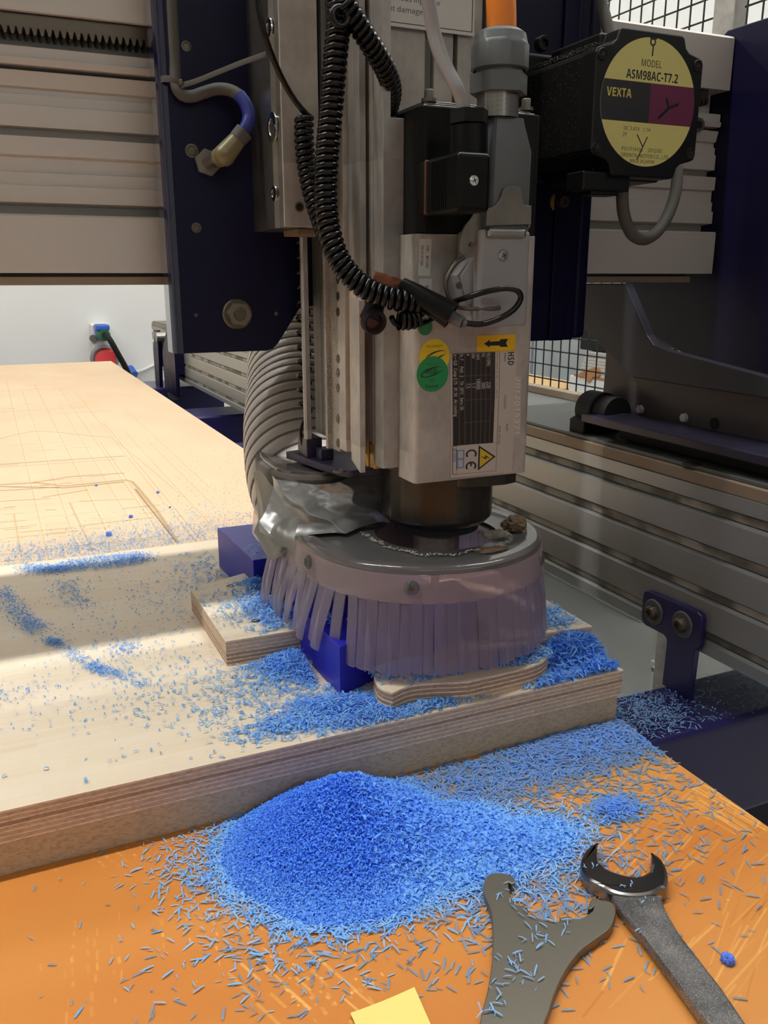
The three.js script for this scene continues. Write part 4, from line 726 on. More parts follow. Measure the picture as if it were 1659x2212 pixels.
  // orange cable
  single('orange_cable', tube([ax(100), ax(60), V(ax(0).x - 0.0012, ax(0).y, zc), V(ax(0).x - 0.002, ax(0).y + 0.05, zc - 0.005), V(ax(0).x - 0.004, ax(0).y + 0.16, zc - 0.02)], 0.0078, 40, 20), M.orangeCable, 'thick orange cable rising from the grey connector', 'cable', ax(60).toArray());
}
{ // black solenoid style plug with its grey cable
  const zf = -0.405, xl = 0.2237, xr = 0.243;
  const t = thing('square_plug', 'square black plug with a silver cross screw on the black half of the spindle', 'plug', [0.233, 1.134, -0.428]);
  add(t, 'plug_body', box(xl, xr, 1.1343, 1.163, -0.441, zf, 0.0025, 3), M.blackPlastic);
  add(t, 'gasket', box(xl - 0.0002, xr, 1.1347, 1.1627, -0.4428, -0.4408, 0.0008), M.copperTape, 'thin brown gasket');
  add(t, 'plug_base', box(xl + 0.0002, xr - 0.0005, 1.135, 1.162, SF + 0.0003, -0.4428, 0.001), M.capBlack);
  const ribs = []; for (let i = 0; i < 8; i++) ribs.push(box(xl - 0.0005, xl + 0.001, 1.1365, 1.161, -0.434 + i * 0.0022, -0.4331 + i * 0.0022, 0.0003)); add(t, 'grip_ribs', ribs, M.blackPlastic);
  const s = P(1024, 390, { z: zf }); const sc = add(t, 'cross_screw', screwHead(s, V(0, 0, 1), 0.0027, 0.001), M.chrome, 'silver cross screw'); add(sc, 'cross_slot', crossSlot(s.clone().add(V(0, 0, 0.0008)), V(0, 0, 1), 0.0026, 0.0004), M.bolt);
  const a = (py, px = 1013) => P(px, py, { z: -0.4215 });
  add(t, 'cable_neck', cyl(0.0098, 0.0098, a(335), a(272), 28), M.blackPlastic);
  const hb = a(268), hg = new THREE.CylinderGeometry(0.0102, 0.0102, a(238).y - hb.y, 6); hg.rotateY(0.3); hg.translate(hb.x, (a(238).y + hb.y) / 2, hb.z); add(t, 'gland_nut', toCreasedNormals(hg, 0.3), M.capBlack);
  const k = (px, py, z = -0.4215) => P(px, py, { z });
  single('grey_cable', tube([k(1003, 250), k(998, 215), k(988, 190), k(968, 155, -0.425), k(950, 115, -0.428), k(938, 75, -0.43), k(930, 30, -0.43), k(922, -15, -0.43), k(910, -100, -0.44), V(0.225, 1.36, -0.47), V(0.235, 1.42, -0.52)], 0.0037, 70, 14), M.greyCable, 'grey printed cable rising from the square black plug', 'cable', k(968, 155).toArray());
}

// ------------------------------------------------------------------ coiled cables and rubber boots
{
  const k = (px, py, z) => P(px, py, { z });
  const t = thing('coiled_cable', 'long black coiled cable hanging down and curving to the rubber boot', 'cable', k(705, 370, -0.455).toArray());
  add(t, 'coil', coil([V(0.2, 1.42, -0.5), V(0.2, 1.36, -0.478), k(728, -60, -0.462), k(733, 30, -0.462), k(727, 100, -0.46), k(716, 230, -0.458), k(706, 350, -0.456), k(704, 430, -0.455), k(712, 500, -0.452), k(735, 565, -0.448), k(775, 612, -0.444), k(825, 638, -0.44), k(870, 650, -0.437), k(918, 662, -0.436)], 0.0049, 0.0018, 0.00365), M.blackCable);
  add(t, 'loop', new THREE.TorusGeometry(0.0042, 0.0019, 10, 28).translate(...k(735, 36, -0.4535).toArray()), M.blackCable, 'loop of the cable tied round itself');
  const b = thing('coiled_cable', 'black coiled cable running right from the knot down behind the spindle top', 'cable', k(830, 150, -0.47).toArray());
  add(b, 'coil', coil([k(742, 0, -0.455), k(765, 40, -0.456), k(800, 95, -0.46), k(832, 150, -0.468), k(845, 190, -0.478), k(842, 222, -0.488), k(836, 242, -0.494)], 0.0044, 0.0017, 0.0035), M.blackCable);
  const c = thing('coiled_cable', 'thin black cable turning into a coil in front of the steel bearing block', 'cable', k(665, 340, -0.502).toArray());
  add(c, 'lead', tube([V(0.155, 1.42, -0.52), k(548, -60, -0.49), k(556, 0, -0.49), k(572, 75, -0.49), k(600, 150, -0.495), k(632, 210, -0.499), k(660, 245, -0.501), k(672, 255, -0.505)], 0.0017, 50, 10), M.blackCable);
  add(c, 'coil', coil([k(657, 250, -0.502), k(657, 300, -0.502), k(662, 355, -0.502), k(672, 410, -0.500), k(690, 470, -0.495), k(715, 530, -0.485), k(735, 560, -0.475)], 0.0043, 0.0016, 0.0035), M.blackCable);
  const d = thing('coiled_cable', 'black coiled cable hanging behind the slide edge in front of the blue plate', 'cable', k(656, 700, -0.568).toArray());
  add(d, 'coil', coil([k(652, 470, -0.5675), k(655, 700, -0.5675), k(659, 893, -0.5675)], 0.0044, 0.0011, 0.0096), M.blackCable);
  add(d, 'lead', tube([k(664, 895, -0.566), k(655, 912, -0.566), k(650, 930, -0.566), k(652, 955, -0.566), k(660, 975, -0.566)], 0.0011, 24, 8), M.blackCable);
  const e = thing('rubber_boot', 'black rubber boot holding the grey plug tip at the end of the coil', 'boot', k(930, 655, -0.43).toArray());
  const a0 = k(862, 615, -0.441), a1 = k(976, 682, -0.424), ad = a1.clone().sub(a0), L = ad.length();
  add(e, 'sleeve', lathe([[0.002, 0], [0.0048, 0.001], [0.0058, L * 0.3], [0.0072, L * 0.9], [0.0078, L], [0.0066, L], [0.006, L * 0.75], [0, L * 0.7]], a0, ad, 32), M.blackPlastic);
  const p0 = k(966, 680, -0.427), p1 = k(1000, 697, -0.42);
  add(e, 'plug_tip', [cyl(0.0037, 0.0031, p0, p1, 18), cyl(0.0024, 0.0022, p1, k(1008, 699, -0.419), 14)], M.connGrey, 'dark grey plug tip');
  single('cable_loop', tube([k(1004, 698, -0.42), k(1040, 700, -0.417), k(1085, 685, -0.409), k(1115, 663, -0.408), k(1125, 642, -0.408), k(1118, 628, -0.408), k(1095, 623, -0.409), k(1055, 629, -0.412), k(1010, 642, -0.42), k(960, 662, -0.438), k(930, 690, -0.44), k(900, 702, -0.44), k(872, 706, -0.44), k(852, 697, -0.439), k(846, 685, -0.437)], 0.0016, 110, 10), M.blackCable, 'thin glossy black cable looping in front of the grey connector base', 'cable', k(1060, 665, -0.42).toArray());
  single('cable_coil', coil([k(862, 690, -0.438), k(885, 690, -0.437), k(905, 684, -0.437)], 0.0048, 0.0013, 0.0026), M.blackCable, 'short tight black coil under the long coil', 'cable', k(875, 690, -0.438).toArray());
  const f = thing('rubber_boot', 'small black rubber boot hanging open below the long coil', 'boot', k(808, 690, -0.455).toArray());
  const o = k(806, 694, -0.447);
  add(f, 'hood', lathe([[0.0048, 0.0028], [0.0062, 0.0042], [0.0071, 0.0026], [0.0071, -0.001], [0.004, -0.006]], o, V(-0.05, -0.25, 1), 28), M.blackMatte);
  add(f, 'neck', cyl(0.0066, 0.0045, o.clone().add(V(0, 0.0008, -0.003)), k(816, 640, -0.452), 24), M.blackMatte);
  add(f, 'contact', lathe([[0, 0.0006], [0.0042, 0.0006], [0.005, 0.003]], o.clone().add(V(0, 0.0002, -0.001)), V(-0.05, -0.25, 1), 20), std({ color: rgb(0.05, 0.012, 0.01), roughness: 0.5 }), 'dull red contact inside');
  seed = 3; const tp = new THREE.PlaneGeometry(0.024, 0.007, 10, 4), pp = tp.attributes.position; for (let i = 0; i < pp.count; i++) pp.setZ(i, rr(-0.0012, 0.0012)); tp.rotateZ(-0.28); tp.translate(...k(848, 612, -0.447).toArray()); tp.computeVertexNormals();
  single('tape_scrap', tp, std({ color: rgb(0.35, 0.11, 0.05), roughness: 0.7, side: THREE.DoubleSide }), 'crumpled copper brown tape scrap above the rubber boot', 'tape', k(848, 612, -0.447).toArray());
}

// ------------------------------------------------------------------ stepper motor
{
  const zf = -0.473, cx = 0.3975, cy = 1.2068, h = 0.0425, b = 0.032, r = 0.004;
  const t = thing('stepper_motor', 'black square stepper motor with a round yellow and purple label', 'motor', [cx, cy - h, -0.51]);
  // cover plate: square with notched, rounded corners
  const o = []; for (const [sx, sy] of [[1, 1], [-1, 1], [-1, -1], [1, -1]]) { const c = [[h, 0.0275], [h - 0.0012, 0.03], [h - 0.004, 0.0312], [0.036, 0.0318], [0.0305, 0.0332], [0.0275, 0.0358], [0.0263, 0.0395], [0.0255, 0.0415], [0.0235, h]].map(([u, v]) => [sx * u, sy * v]); if (sx * sy < 0) c.reverse(); o.push(...c); }
  const pts = o.map(([x, y]) => [cx + x, cy + y]);
  add(t, 'rear_cover', slabXY(pts, zf - 0.014, zf, 0.001), M.motorBlack);
  add(t, 'motor_body', slabXY(pts.map(([x, y]) => [cx + (x - cx) * 0.985, cy + (y - cy) * 0.985]), zf - 0.075, zf - 0.0138, 0.0008), M.motorBlack);
  add(t, 'body_rib', box(cx - b + 0.004, cx + b - 0.004, cy - 0.0432, cy + 0.0432, zf - 0.07, zf - 0.016, 0.002), M.motorBlack);
  for (const [sx, sy] of [[-1, 1], [1, 1], [-1, -1], [1, -1]]) { const c = V(cx + sx * 0.0378, cy + sy * 0.0262, zf); const w = add(t, 'corner_screw', lathe([[0, 0.0004], [0.0026, 0.0004], [0.0033, 0.001], [0.0038, 0.0002], [0.0038, -0.001]], c, V(0, 0, 1), 20), M.blackMatte); add(w, 'cross_slot', crossSlot(c.clone().add(V(0, 0, 0.0005)), V(0, 0, 1), 0.0026, 0.0004), M.bolt); }
  const g = new THREE.CylinderGeometry(0.0375, 0.0375, 0.0003, 72); g.rotateY(Math.PI / 2); g.rotateX(Math.PI / 2); g.translate(cx, cy + 0.0015, zf + 0.00015);
  add(t, 'label', g, [M.white, printMat(stepperTex, { roughness: 0.45 }), M.white], 'round printed label');
  add(t, 'cable_box', box(0.3535, 0.391, 1.1555, 1.167, zf - 0.022, zf - 0.004, 0.0012), M.motorBlack);
  add(t, 'cable_gland', box(0.362, 0.384, 1.153, 1.156, zf - 0.02, zf - 0.006, 0.001), M.motorBlack);
  add(t, 'gear_flange', box(cx - 0.05, cx + 0.04, cy - 0.04, cy + 0.043, zf - 0.098, zf - 0.076, 0.003), M.capBlack);
  for (const [px, py] of [[1166, 97]]) { const c = P(px, py, { z: zf - 0.0758 }); const w = add(t, 'cap_screw', lathe([[0.0028, 0.006], [0.0045, 0.006], [0.005, 0.005], [0.005, 0]], c, V(0, 0, 1), 22), M.capBlack); add(w, 'socket', lathe([[0, 0.0035], [0.003, 0.0035]], c, V(0, 0, 1), 6), M.blackMatte); }
  const top = []; seed = 9; for (let i = 0; i < 800; i++) { const g2 = new THREE.TetrahedronGeometry(rr(0.00008, 0.0002)), w = rnd(); g2.translate(w < 0.5 ? cx - 0.0421 : cx - rr(0.034, 0.042), w < 0.5 ? cy + rr(-0.03, 0.03) : cy + 0.0322 + 0.001, zf - rr(0.002, 0.073)); top.push(g2); }
  const dm = add(t, 'sawdust', top, M.greyDust); dm.userData.kind = 'stuff';
  const k = (px, py, z) => P(px, py, { z });
  single('cable_bow', tube([k(1345, 395, -0.49), k(1344, 420, -0.49), k(1348, 465, -0.49), k(1365, 505, -0.492), k(1390, 517, -0.495), k(1420, 500, -0.5), k(1445, 460, -0.505), k(1460, 410, -0.51), k(1462, 365, -0.515), k(1453, 330, -0.52), k(1430, 300, -0.525)], 0.0041, 70, 16), M.dustyCable, 'dusty grey cable bow hanging under the stepper motor', 'cable', k(1390, 517, -0.495).toArray());
  single('motor_cable', tube([V(0.34, 1.42, -0.565), V(0.342, 1.36, -0.562), k(1285, -60, -0.56), k(1297, 0, -0.56), k(1308, 40, -0.555), k(1318, 80, -0.55)], 0.0042, 24, 14), M.dustyCable, 'dusty cable rising behind the top of the stepper motor', 'cable', k(1300, 10, -0.56).toArray());
}

// ------------------------------------------------------------------ dust shoe with its skirt
const SC = V(0.254, 0, -0.50), RT = 0.080, YR = 0.937;
{
  const t = thing('dust_shoe', 'round dust shoe under the spindle with a fringed clear plastic skirt and grey tape', 'dust shoe', [SC.x, 0.872, SC.z]);
  // D-shaped outline: round in front and on the right, running straight back on the left
  const arc = []; for (let d = 150; d >= -78; d -= 2) arc.push([SC.x + RT * Math.sin(d * Math.PI / 180), SC.z + RT * Math.cos(d * Math.PI / 180)]);
  const outPts = arc.concat([[0.1738, -0.495], [0.1728, -0.515], [0.1712, -0.538], [0.169, -0.56], [0.1665, -0.585], [0.168, -0.61]]);
  const outC = new THREE.CatmullRomCurve3(outPts.map(([x, z]) => V(x, 0, z)), false, 'centripetal'), OL = outC.getLength();
  const at0 = (u) => { const p = outC.getPointAt(clamp(u)), g = outC.getTangentAt(clamp(u)); return { p, n: V(-g.z, 0, g.x), g }; };
  const frame = (u) => { const a = at0(u), c = V(SC.x, 0, SC.z - 0.02); if (a.n.dot(a.p.clone().sub(c)) < 0) a.n.negate(); return a; };
  const band = (pr, n = 150) => { const pos = [], idx = []; for (let i = 0; i <= n; i++) { const f = frame(i / n); for (const [r, y] of pr) pos.push(f.p.x + f.n.x * r, y, f.p.z + f.n.z * r); } const m = pr.length; for (let i = 0; i < n; i++) for (let j = 0; j < m - 1; j++) { const a = i * m + j, b = a + m; idx.push(a, b, a + 1, b, b + 1, a + 1); } const g = new THREE.BufferGeometry(); g.setAttribute('position', new THREE.Float32BufferAttribute(pos, 3)); g.setIndex(idx); g.computeVertexNormals(); return g; };
  const lidShape = new THREE.Shape(outPts.concat([[0.2, -0.60], [0.26, -0.585]]).map(([x, z]) => new THREE.Vector2(x + (x < SC.x ? 0.0004 : -0.0004), -z))); lidShape.holes.push(circleHole(0.263, 0.4966, 0.042));
  add(t, 'lid', slabXZ(lidShape, YR - 0.005, YR - 0.002, 0.0004, [], 60), M.lidGrey);
  add(t, 'rim', band([[-0.010, YR - 0.0005], [-0.004, YR], [-0.0015, YR - 0.0006], [0, YR - 0.0025], [0.0004, YR - 0.006]]), M.clearRim, 'shiny clear rim');
  add(t, 'skirt_band', band([[0.0005, YR - 0.005], [0.0012, YR - 0.012], [0.0022, YR - 0.0225]]), M.pvcBand, 'rosy clear band');
  // skirt strips
  seed = 41;
  const strip = (u, w0, w1, y0, y1, r0, r1, lean, curl, th2 = 0.0007) => {
    const n = 7, pos = [], idx = [], f0 = frame(u), cols = [-1, -0.5, 0, 0.5, 1], m = cols.length * 2;
    for (let i = 0; i <= n; i++) {
      const f = i / n, y = y0 + (y1 - y0) * f, r = r0 + (r1 - r0) * f + curl * Math.sin(f * Math.PI), sh = lean * Math.pow(f, 1.15) * (y0 - y1), w = w0 + (w1 - w0) * f;
      for (const d of [0, th2]) for (const sg of cols) { const k = sg * w / 2 + sh, q = r - d - 0.0011 * sg * sg * Math.min(1, f * 3); pos.push(f0.p.x + f0.n.x * q + f0.g.x * k, y + (i === n ? sg * 0.0008 : 0), f0.p.z + f0.n.z * q + f0.g.z * k); }
    }
    const ring = [0, 1, 2, 3, 4, 9, 8, 7, 6, 5];
    for (let i = 0; i < n; i++) for (let j = 0; j < m; j++) { const a = i * m + ring[j], b = i * m + ring[(j + 1) % m]; idx.push(a, b, a + m, b, b + m, a + m); }
    for (let j = 0; j < 4; j++) { const k = n * m + j; idx.push(k, k + 1, k + 5, k + 1, k + 6, k + 5); }
    let g = new THREE.BufferGeometry(); g.setAttribute('position', new THREE.Float32BufferAttribute(pos, 3)); g.setIndex(idx); g = toCreasedNormals(g, 0.9); return g;
  };
  const uArc = (d) => (150 - d) * Math.PI / 180 * RT / OL;
  const stepU = 0.00665 / OL;
  for (let u = stepU / 2; u < uArc(-58); u += stepU) add(t, 'skirt_strip', strip(u, 0.0067, 0.0074 + rr(-0.0003, 0.0002), YR - 0.0215, 0.8705 + rr(-0.0008, 0.0012), 0.0016 + (Math.round(u / stepU) % 2) * 0.0008, 0.0075 + rr(-0.0006, 0.0012), rr(-0.015, 0.015), rr(0, 0.0005)), M.pvc);
  // the bent, gaping strips on the left
  for (let i = 0; i < 13; i++) add(t, 'skirt_strip', strip(uArc(-64.5) + i * 0.0083 / OL, 0.0088, 0.0082, YR - 0.0205, 0.8715 + [0.001, 0.0, 0.002, 0.001, 0.003, 0.0, 0.002, 0.003, 0.001, 0.002, 0.002, 0.001, 0.003][i], 0.0016 + (i % 2) * 0.0009, 0.0025 + [0.001, 0.004, 0.002, 0.006, 0.003, 0.004, 0.006, 0.003, 0.005, 0.004, 0.003, 0.005, 0.004][i], [0.14, 0.30, 0.27, 0.33, 0.36, 0.30, 0.40, 0.34, 0.38, 0.34, 0.3, 0.32, 0.3][i], 0.0015), M.pvc);
  for (const u of [uArc(-31), uArc(-78) + 0.017 / OL, uArc(46)]) { const f = frame(u), n = f.n.clone().setY(0.05), c = f.p.clone().addScaledVector(f.n, 0.0012).setY(YR - 0.0125); const sw = add(t, 'band_screw', screwHead(c, n, 0.0047, 0.0022), M.connGrey, 'grey cross-head screw'); add(sw, 'cross_slot', crossSlot(c.clone().addScaledVector(n, 0.002), n, 0.0045, 0.0008), M.bolt); }
  // raised duct behind the ring
  const port = [[0.3, -0.536], [0.2363, -0.534], [0.2, -0.5355], [0.188, -0.538], [0.178, -0.546], [0.171, -0.56], [0.169, -0.585], [0.172, -0.615], [0.18, -0.635], [0.205, -0.65], [0.245, -0.65], [0.30, -0.63]];
  add(t, 'duct', slabXZ(smooth(port, 4), YR - 0.03, 0.972, 0.003), M.ductShade);
  add(t, 'duct_lid', slabXZ(smooth(port.map(([x, z]) => [x + (x < 0.2 ? 0.003 : 0), z + (z > -0.56 ? -0.003 : 0.002)]), 4), 0.9715, 0.974, 0.0005), M.clearRim);
  // crumpled duct tape wrapped round the duct
  const wall = new THREE.CatmullRomCurve3([[0.2363 + 0.012, -0.5305], [0.2363, -0.5305], [0.218, -0.531], [0.2, -0.532], [0.186, -0.5335], [0.1735, -0.5415], [0.1662, -0.556], [0.164, -0.58]].map(([x, z]) => V(x, 0, z)), false, 'centripetal');
  const patch = (u0, u1, yT, yB, off, amp, sd, nu = 60, nv = 34, slope = 0) => {
    const pos = [], uv = [], idx = [];
    for (let i = 0; i <= nu; i++) for (let j = 0; j <= nv; j++) {
      const u = u0 + (u1 - u0) * i / nu, v = j / nv, p = wall.getPoint(u), tg = wall.getTangent(u), nx = -tg.z, nz = tg.x, s = nz > 0 || nx < 0 ? 1 : -1;
      const N2 = V(tg.z, 0, -tg.x); if (N2.z < 0 && N2.x > 0) N2.negate(); if (N2.dot(V(p.x - 0.24, 0, p.z + 0.62)) < 0) N2.negate();
      const ridge = Math.abs(((u * 3.1 + v * 0.9 + fbm(u * 3, v * 2, sd, 2) * 0.7) % 1) - 0.5) * 2, crease = Math.pow(1 - ridge, 2.2);
      const d = off + amp * (crease * 1.2 + fbm(u * 8, v * 4, sd + 5, 3) * 0.7 - 0.3) + 0.003 * sstep(0.78, 1, v) + slope * v * sstep(0.12, 0.4, u);
      const top = yT(u), bot = yB(u), y = top + (bot - top) * v;
      pos.push(p.x + N2.x * d, y, p.z + N2.z * d); uv.push(u * 0.12, v * 0.05);
    }
    for (let i = 0; i < nu; i++) for (let j = 0; j < nv; j++) { const a = i * (nv + 1) + j, b = a + nv + 1; idx.push(a, a + 1, b, b, a + 1, b + 1); }
    const g = new THREE.BufferGeometry(); g.setAttribute('position', new THREE.Float32BufferAttribute(pos, 3)); g.setAttribute('uv', new THREE.Float32BufferAttribute(uv, 2)); g.setIndex(idx); g.computeVertexNormals(); return g;
  };
  add(t, 'duct_tape', patch(0, 0.8, (u) => 0.9705 + 0.003 * Math.sin(u * 9), (u) => YR + 0.0008 - 0.002 * sstep(0.5, 0.7, u), 0.0012, 0.0055, 17, 90, 40, 0.012), M.tape, 'creased silver-grey duct tape');
  add(t, 'duct_tape', patch(0.62, 1, (u) => 0.968 - 0.004 * Math.sin(u * 25), (u) => 0.918 - 0.006 * Math.sin(u * 17), 0.0016, 0.0016, 29, 40, 30), M.tapeFlap, 'pale tape around the hose end');
  // loose flap hanging over the rim
  { const pos = [], idx = [], nu = 14, nv = 16; const c = [P(607, 1118, { z: -0.522 }), P(652, 1112, { z: -0.512 }), P(632, 1192, { z: -0.487 }), P(582, 1160, { z: -0.508 })];
    for (let i = 0; i <= nu; i++) for (let j = 0; j <= nv; j++) { const u = i / nu, v = j / nv, p = c[0].clone().lerp(c[1], u).lerp(c[3].clone().lerp(c[2], u), v), b = Math.sin(v * Math.PI) * 0.006 + Math.sin(u * 5) * 0.0012; pos.push(p.x - b * 0.5, p.y + b * 0.5 + 0.002 * Math.sin(u * 9) * (v < 0.1 ? 0 : 1) * 0.4, p.z + b); }
    for (let i = 0; i < nu; i++) for (let j = 0; j < nv; j++) { const a = i * (nv + 1) + j, b = a + nv + 1; idx.push(a, a + 1, b, b, a + 1, b + 1); }
    const g = new THREE.BufferGeometry(); g.setAttribute('position', new THREE.Float32BufferAttribute(pos, 3)); g.setIndex(idx); g.computeVertexNormals(); add(t, 'tape_flap', g, M.tapeFlap, 'loose tape flap folded over the rim'); }
  // mounting plate above the duct
  add(t, 'mounting_plate', slabXZ(smooth([[0.186, -0.583], [0.187, -0.575], [0.199, -0.515], [0.204, -0.506], [0.211, -0.5055], [0.3, -0.507], [0.3, -0.583]], 3), 0.976, 0.981, 0.0006), M.purplePlate, 'dark purple mounting plate');
  add(t, 'mounting_block', [box(0.192, 0.2035, 0.9808, 0.9945, -0.5745, -0.555, 0.0008), box(0.1975, 0.207, 0.981, 0.9885, -0.552, -0.542, 0.0008)], M.purplePlate);
  const ms = P(733, 1019, { y: 0.981 }); add(t, 'plate_screw', lathe([[0, 0.0006], [0.002, 0.0006], [0.0024, 0.0013], [0.0038, 0.0011], [0.0042, 0]], ms, V(0, 1, 0), 20), M.bolt);
  // torn tape edge and caked dust on the lid
  seed = 88;
  const frays = []; for (let i = 0; i < 260; i++) { const a = rr(-1.9, 1.3), r = 0.0455 + fbm(a * 3, 2, 5, 3) * 0.012 + rr(-0.0015, 0.0015), g = new THREE.BoxGeometry(rr(0.0008, 0.003), 0.0003, 0.0003); g.rotateY(rnd() * 6); g.rotateZ(rr(-0.5, 0.5)); g.translate(0.263 + Math.sin(a) * r, YR - 0.0012 + rr(0, 0.0008), -0.4966 + Math.cos(a) * r); frays.push(g); }
  const fm = add(t, 'frayed_edge', frays, M.paper, 'frayed pale tape edge'); fm.userData.kind = 'stuff';
  const chunk = (px, py, y, sx, sy, sz, sd, m) => { const c = P(px, py, { y }), g = new THREE.IcosahedronGeometry(1, 4), p = g.attributes.position; for (let i = 0; i < p.count; i++) { const v = V(p.getX(i), p.getY(i), p.getZ(i)), k = 0.35 + fbm(v.x * 2.6 + v.z + 5, v.y * 2.6 + v.z * 2.1 + 9, sd, 2) * 0.75 + fbm(v.x * 9 + v.z * 4, v.y * 9 + v.z * 7, sd + 3, 3) * 0.5; v.multiplyScalar(k); p.setXYZ(i, v.x * sx, v.y * sy, v.z * sz); } g.computeVertexNormals(); g.translate(c.x, c.y + sy * 0.4, c.z); return g; };
  add(t, 'caked_dust', chunk(1110, 1140, YR, 0.010, 0.007, 0.008, 61, 0), M.crumb, 'caked brown dust lump');
  add(t, 'caked_dust', chunk(1064, 1190, YR - 0.002, 0.014, 0.0018, 0.005, 67, 0), M.crumb); add(t, 'caked_dust', chunk(1072, 1158, YR - 0.002, 0.011, 0.003, 0.007, 71, 0), M.greyDust);
}
{ // ribbed suction hose behind the slide
  const t = thing('suction_hose', 'ribbed grey suction hose rising behind the slide from the dust shoe', 'hose', [0.25, 0.97, -0.7]);
  const path = [V(0.219, 0.932, -0.602), V(0.220, 0.948, -0.632), V(0.232, 0.974, -0.682), V(0.251, 1.0, -0.737), V(0.268, 1.035, -0.787), V(0.277, 1.075, -0.817), V(0.28, 1.12, -0.83), V(0.283, 1.25, -0.835), V(0.285, 1.4, -0.84)];
  const c = new THREE.CatmullRomCurve3(path, false, 'centripetal'), R = 0.048, L = c.getLength(), pitch = 0.0128, nU = 420, nV = 56, fr = c.computeFrenetFrames(nU, false), pos = [], idx = [];
  for (let i = 0; i <= nU; i++) { const q = c.getPointAt(i / nU); for (let j = 0; j < nV; j++) { const a = j / nV * Math.PI * 2, ph = (i / nU * L / pitch + a / (Math.PI * 2)) % 1, r = R * (1 + 0.022 * Math.abs(Math.sin(ph * Math.PI)) - 0.02 * (Math.pow(1 - Math.abs(Math.sin(ph * Math.PI)), 6))); const p = q.clone().addScaledVector(fr.normals[i], Math.cos(a) * r).addScaledVector(fr.binormals[i], Math.sin(a) * r); pos.push(p.x, p.y, p.z); } }
  for (let i = 0; i < nU; i++) for (let j = 0; j < nV; j++) { const a = i * nV + j, b = i * nV + (j + 1) % nV; idx.push(a, b, a + nV, b, b + nV, a + nV); }
  const g = new THREE.BufferGeometry(); g.setAttribute('position', new THREE.Float32BufferAttribute(pos, 3)); g.setIndex(idx); g.computeVertexNormals(); add(t, 'hose_wall', g, M.hose);
  const out = [], N = Math.round(L / pitch * 40); for (let i = 0; i <= N; i++) { const u = i / N, a = -(u * L / pitch) * Math.PI * 2, k = Math.min(nU, Math.round(u * nU)), q = c.getPointAt(u); out.push(q.addScaledVector(fr.normals[k], Math.cos(a) * (R - 0.0002)).addScaledVector(fr.binormals[k], Math.sin(a) * (R - 0.0002))); }
  add(t, 'wire_spiral', new THREE.TubeGeometry(new THREE.CatmullRomCurve3(out), N, 0.0013, 6, false), M.hoseWire, 'dark wire spiral');
}

// ------------------------------------------------------------------ tools and note on the orange board
const on = (px, py, y) => { const q = P(px, py, { y }); return [q.x, q.z]; };
{ // open-ended wrench: outline measured on its upper face
  const y = 0.8215, o = (px, py) => on(px, py, y);
  const head = smooth([[1291, 1820], [1278, 1826], [1262, 1842], [1254, 1862], [1256, 1882], [1270, 1902], [1296, 1916], [1318, 1930]].map((p) => o(...p)), 5, false);
  const handleL = [[1345, 1965], [1390, 2020], [1450, 2100], [1540, 2222], [1590, 2290], [1745, 2500], [1775, 2540]].map((p) => o(...p)), handleR = [[1850, 2530], [1838, 2490], [1668, 2290], [1625, 2225], [1560, 2130], [1470, 2015], [1440, 1965], [1431, 1938]].map((p) => o(...p));
  const right = smooth([[1431, 1938], [1440, 1920], [1444, 1898], [1438, 1872], [1424, 1852], [1407, 1841]].map((p) => o(...p)), 5, false);
  const jaw = [...[[1406, 1868], [1402, 1884]].map((p) => o(...p)), ...smooth([[1402, 1884], [1385, 1892], [1362, 1893], [1335, 1887], [1310, 1877], [1292, 1862]].map((p) => o(...p)), 4, false).slice(1), ...[[1291, 1850]].map((p) => o(...p))];
  const t = thing('open_wrench', 'shiny chrome open-ended wrench lying on the orange board', 'wrench', [0.33, 0.814, -0.24]);
  add(t, 'jaw_head', slabXZ([...head.slice(0, -5), ...smooth([[1296, 1916], [1325, 1931], [1365, 1938], [1405, 1934], [1431, 1922]].map((p) => o(...p)), 4, false), ...right.slice(6), ...jaw], 0.8142, y + 0.0008, 0.0018), M.jaw, 'dark polished jaw');
  add(t, 'handle', slabXZ([o(1322, 1930), ...handleL, ...handleR.slice(0, -1), o(1429, 1930)], 0.8146, y - 0.0005, 0.0016), M.satin);
}
{ // flat hook spanner
  const y = 0.8192, o = (px, py) => on(px, py, y);
  const pts = [
    ...smooth([[1022, 2560], [1026, 2400], [1030, 2290], [1036, 2212], [1055, 2130], [1064, 2060], [1064, 2000], [1060, 1965], [1046, 1930], [1046, 1905], [1056, 1889], [1075, 1885], [1100, 1889], [1112, 1897]].map((p) => o(...p)), 5, false),
    ...[[1113, 1906], [1105, 1909], [1098, 1905], [1099, 1918], [1103, 1935], [1112, 1953], [1126, 1956], [1137, 1953], [1141, 1966], [1139, 1975], [1160, 1983], [1190, 1990], [1208, 1991], [1209, 1982], [1224, 1979], [1236, 1984], [1250, 1986], [1264, 1980], [1280, 1967], [1284, 1958], [1277, 1963], [1270, 1964], [1274, 1948], [1280, 1940]].map((p) => o(...p)),
    ...smooth([[1280, 1940], [1300, 1944], [1322, 1950], [1330, 1962], [1327, 1985], [1318, 2004], [1290, 2026], [1255, 2052], [1225, 2090], [1200, 2140], [1187, 2180], [1175, 2212], [1162, 2290], [1158, 2400], [1160, 2540], [1130, 2590], [1060, 2590]].map((p) => o(...p)), 5, false).slice(1)];
  const t = thing('hook_spanner', 'flat grey steel hook spanner with a toothed fork, left of the chrome wrench', 'spanner', [0.2, 0.814, -0.26]);
  add(t, 'plate', slabXZ(pts, 0.8142, y, 0.0004), M.spanner);
}
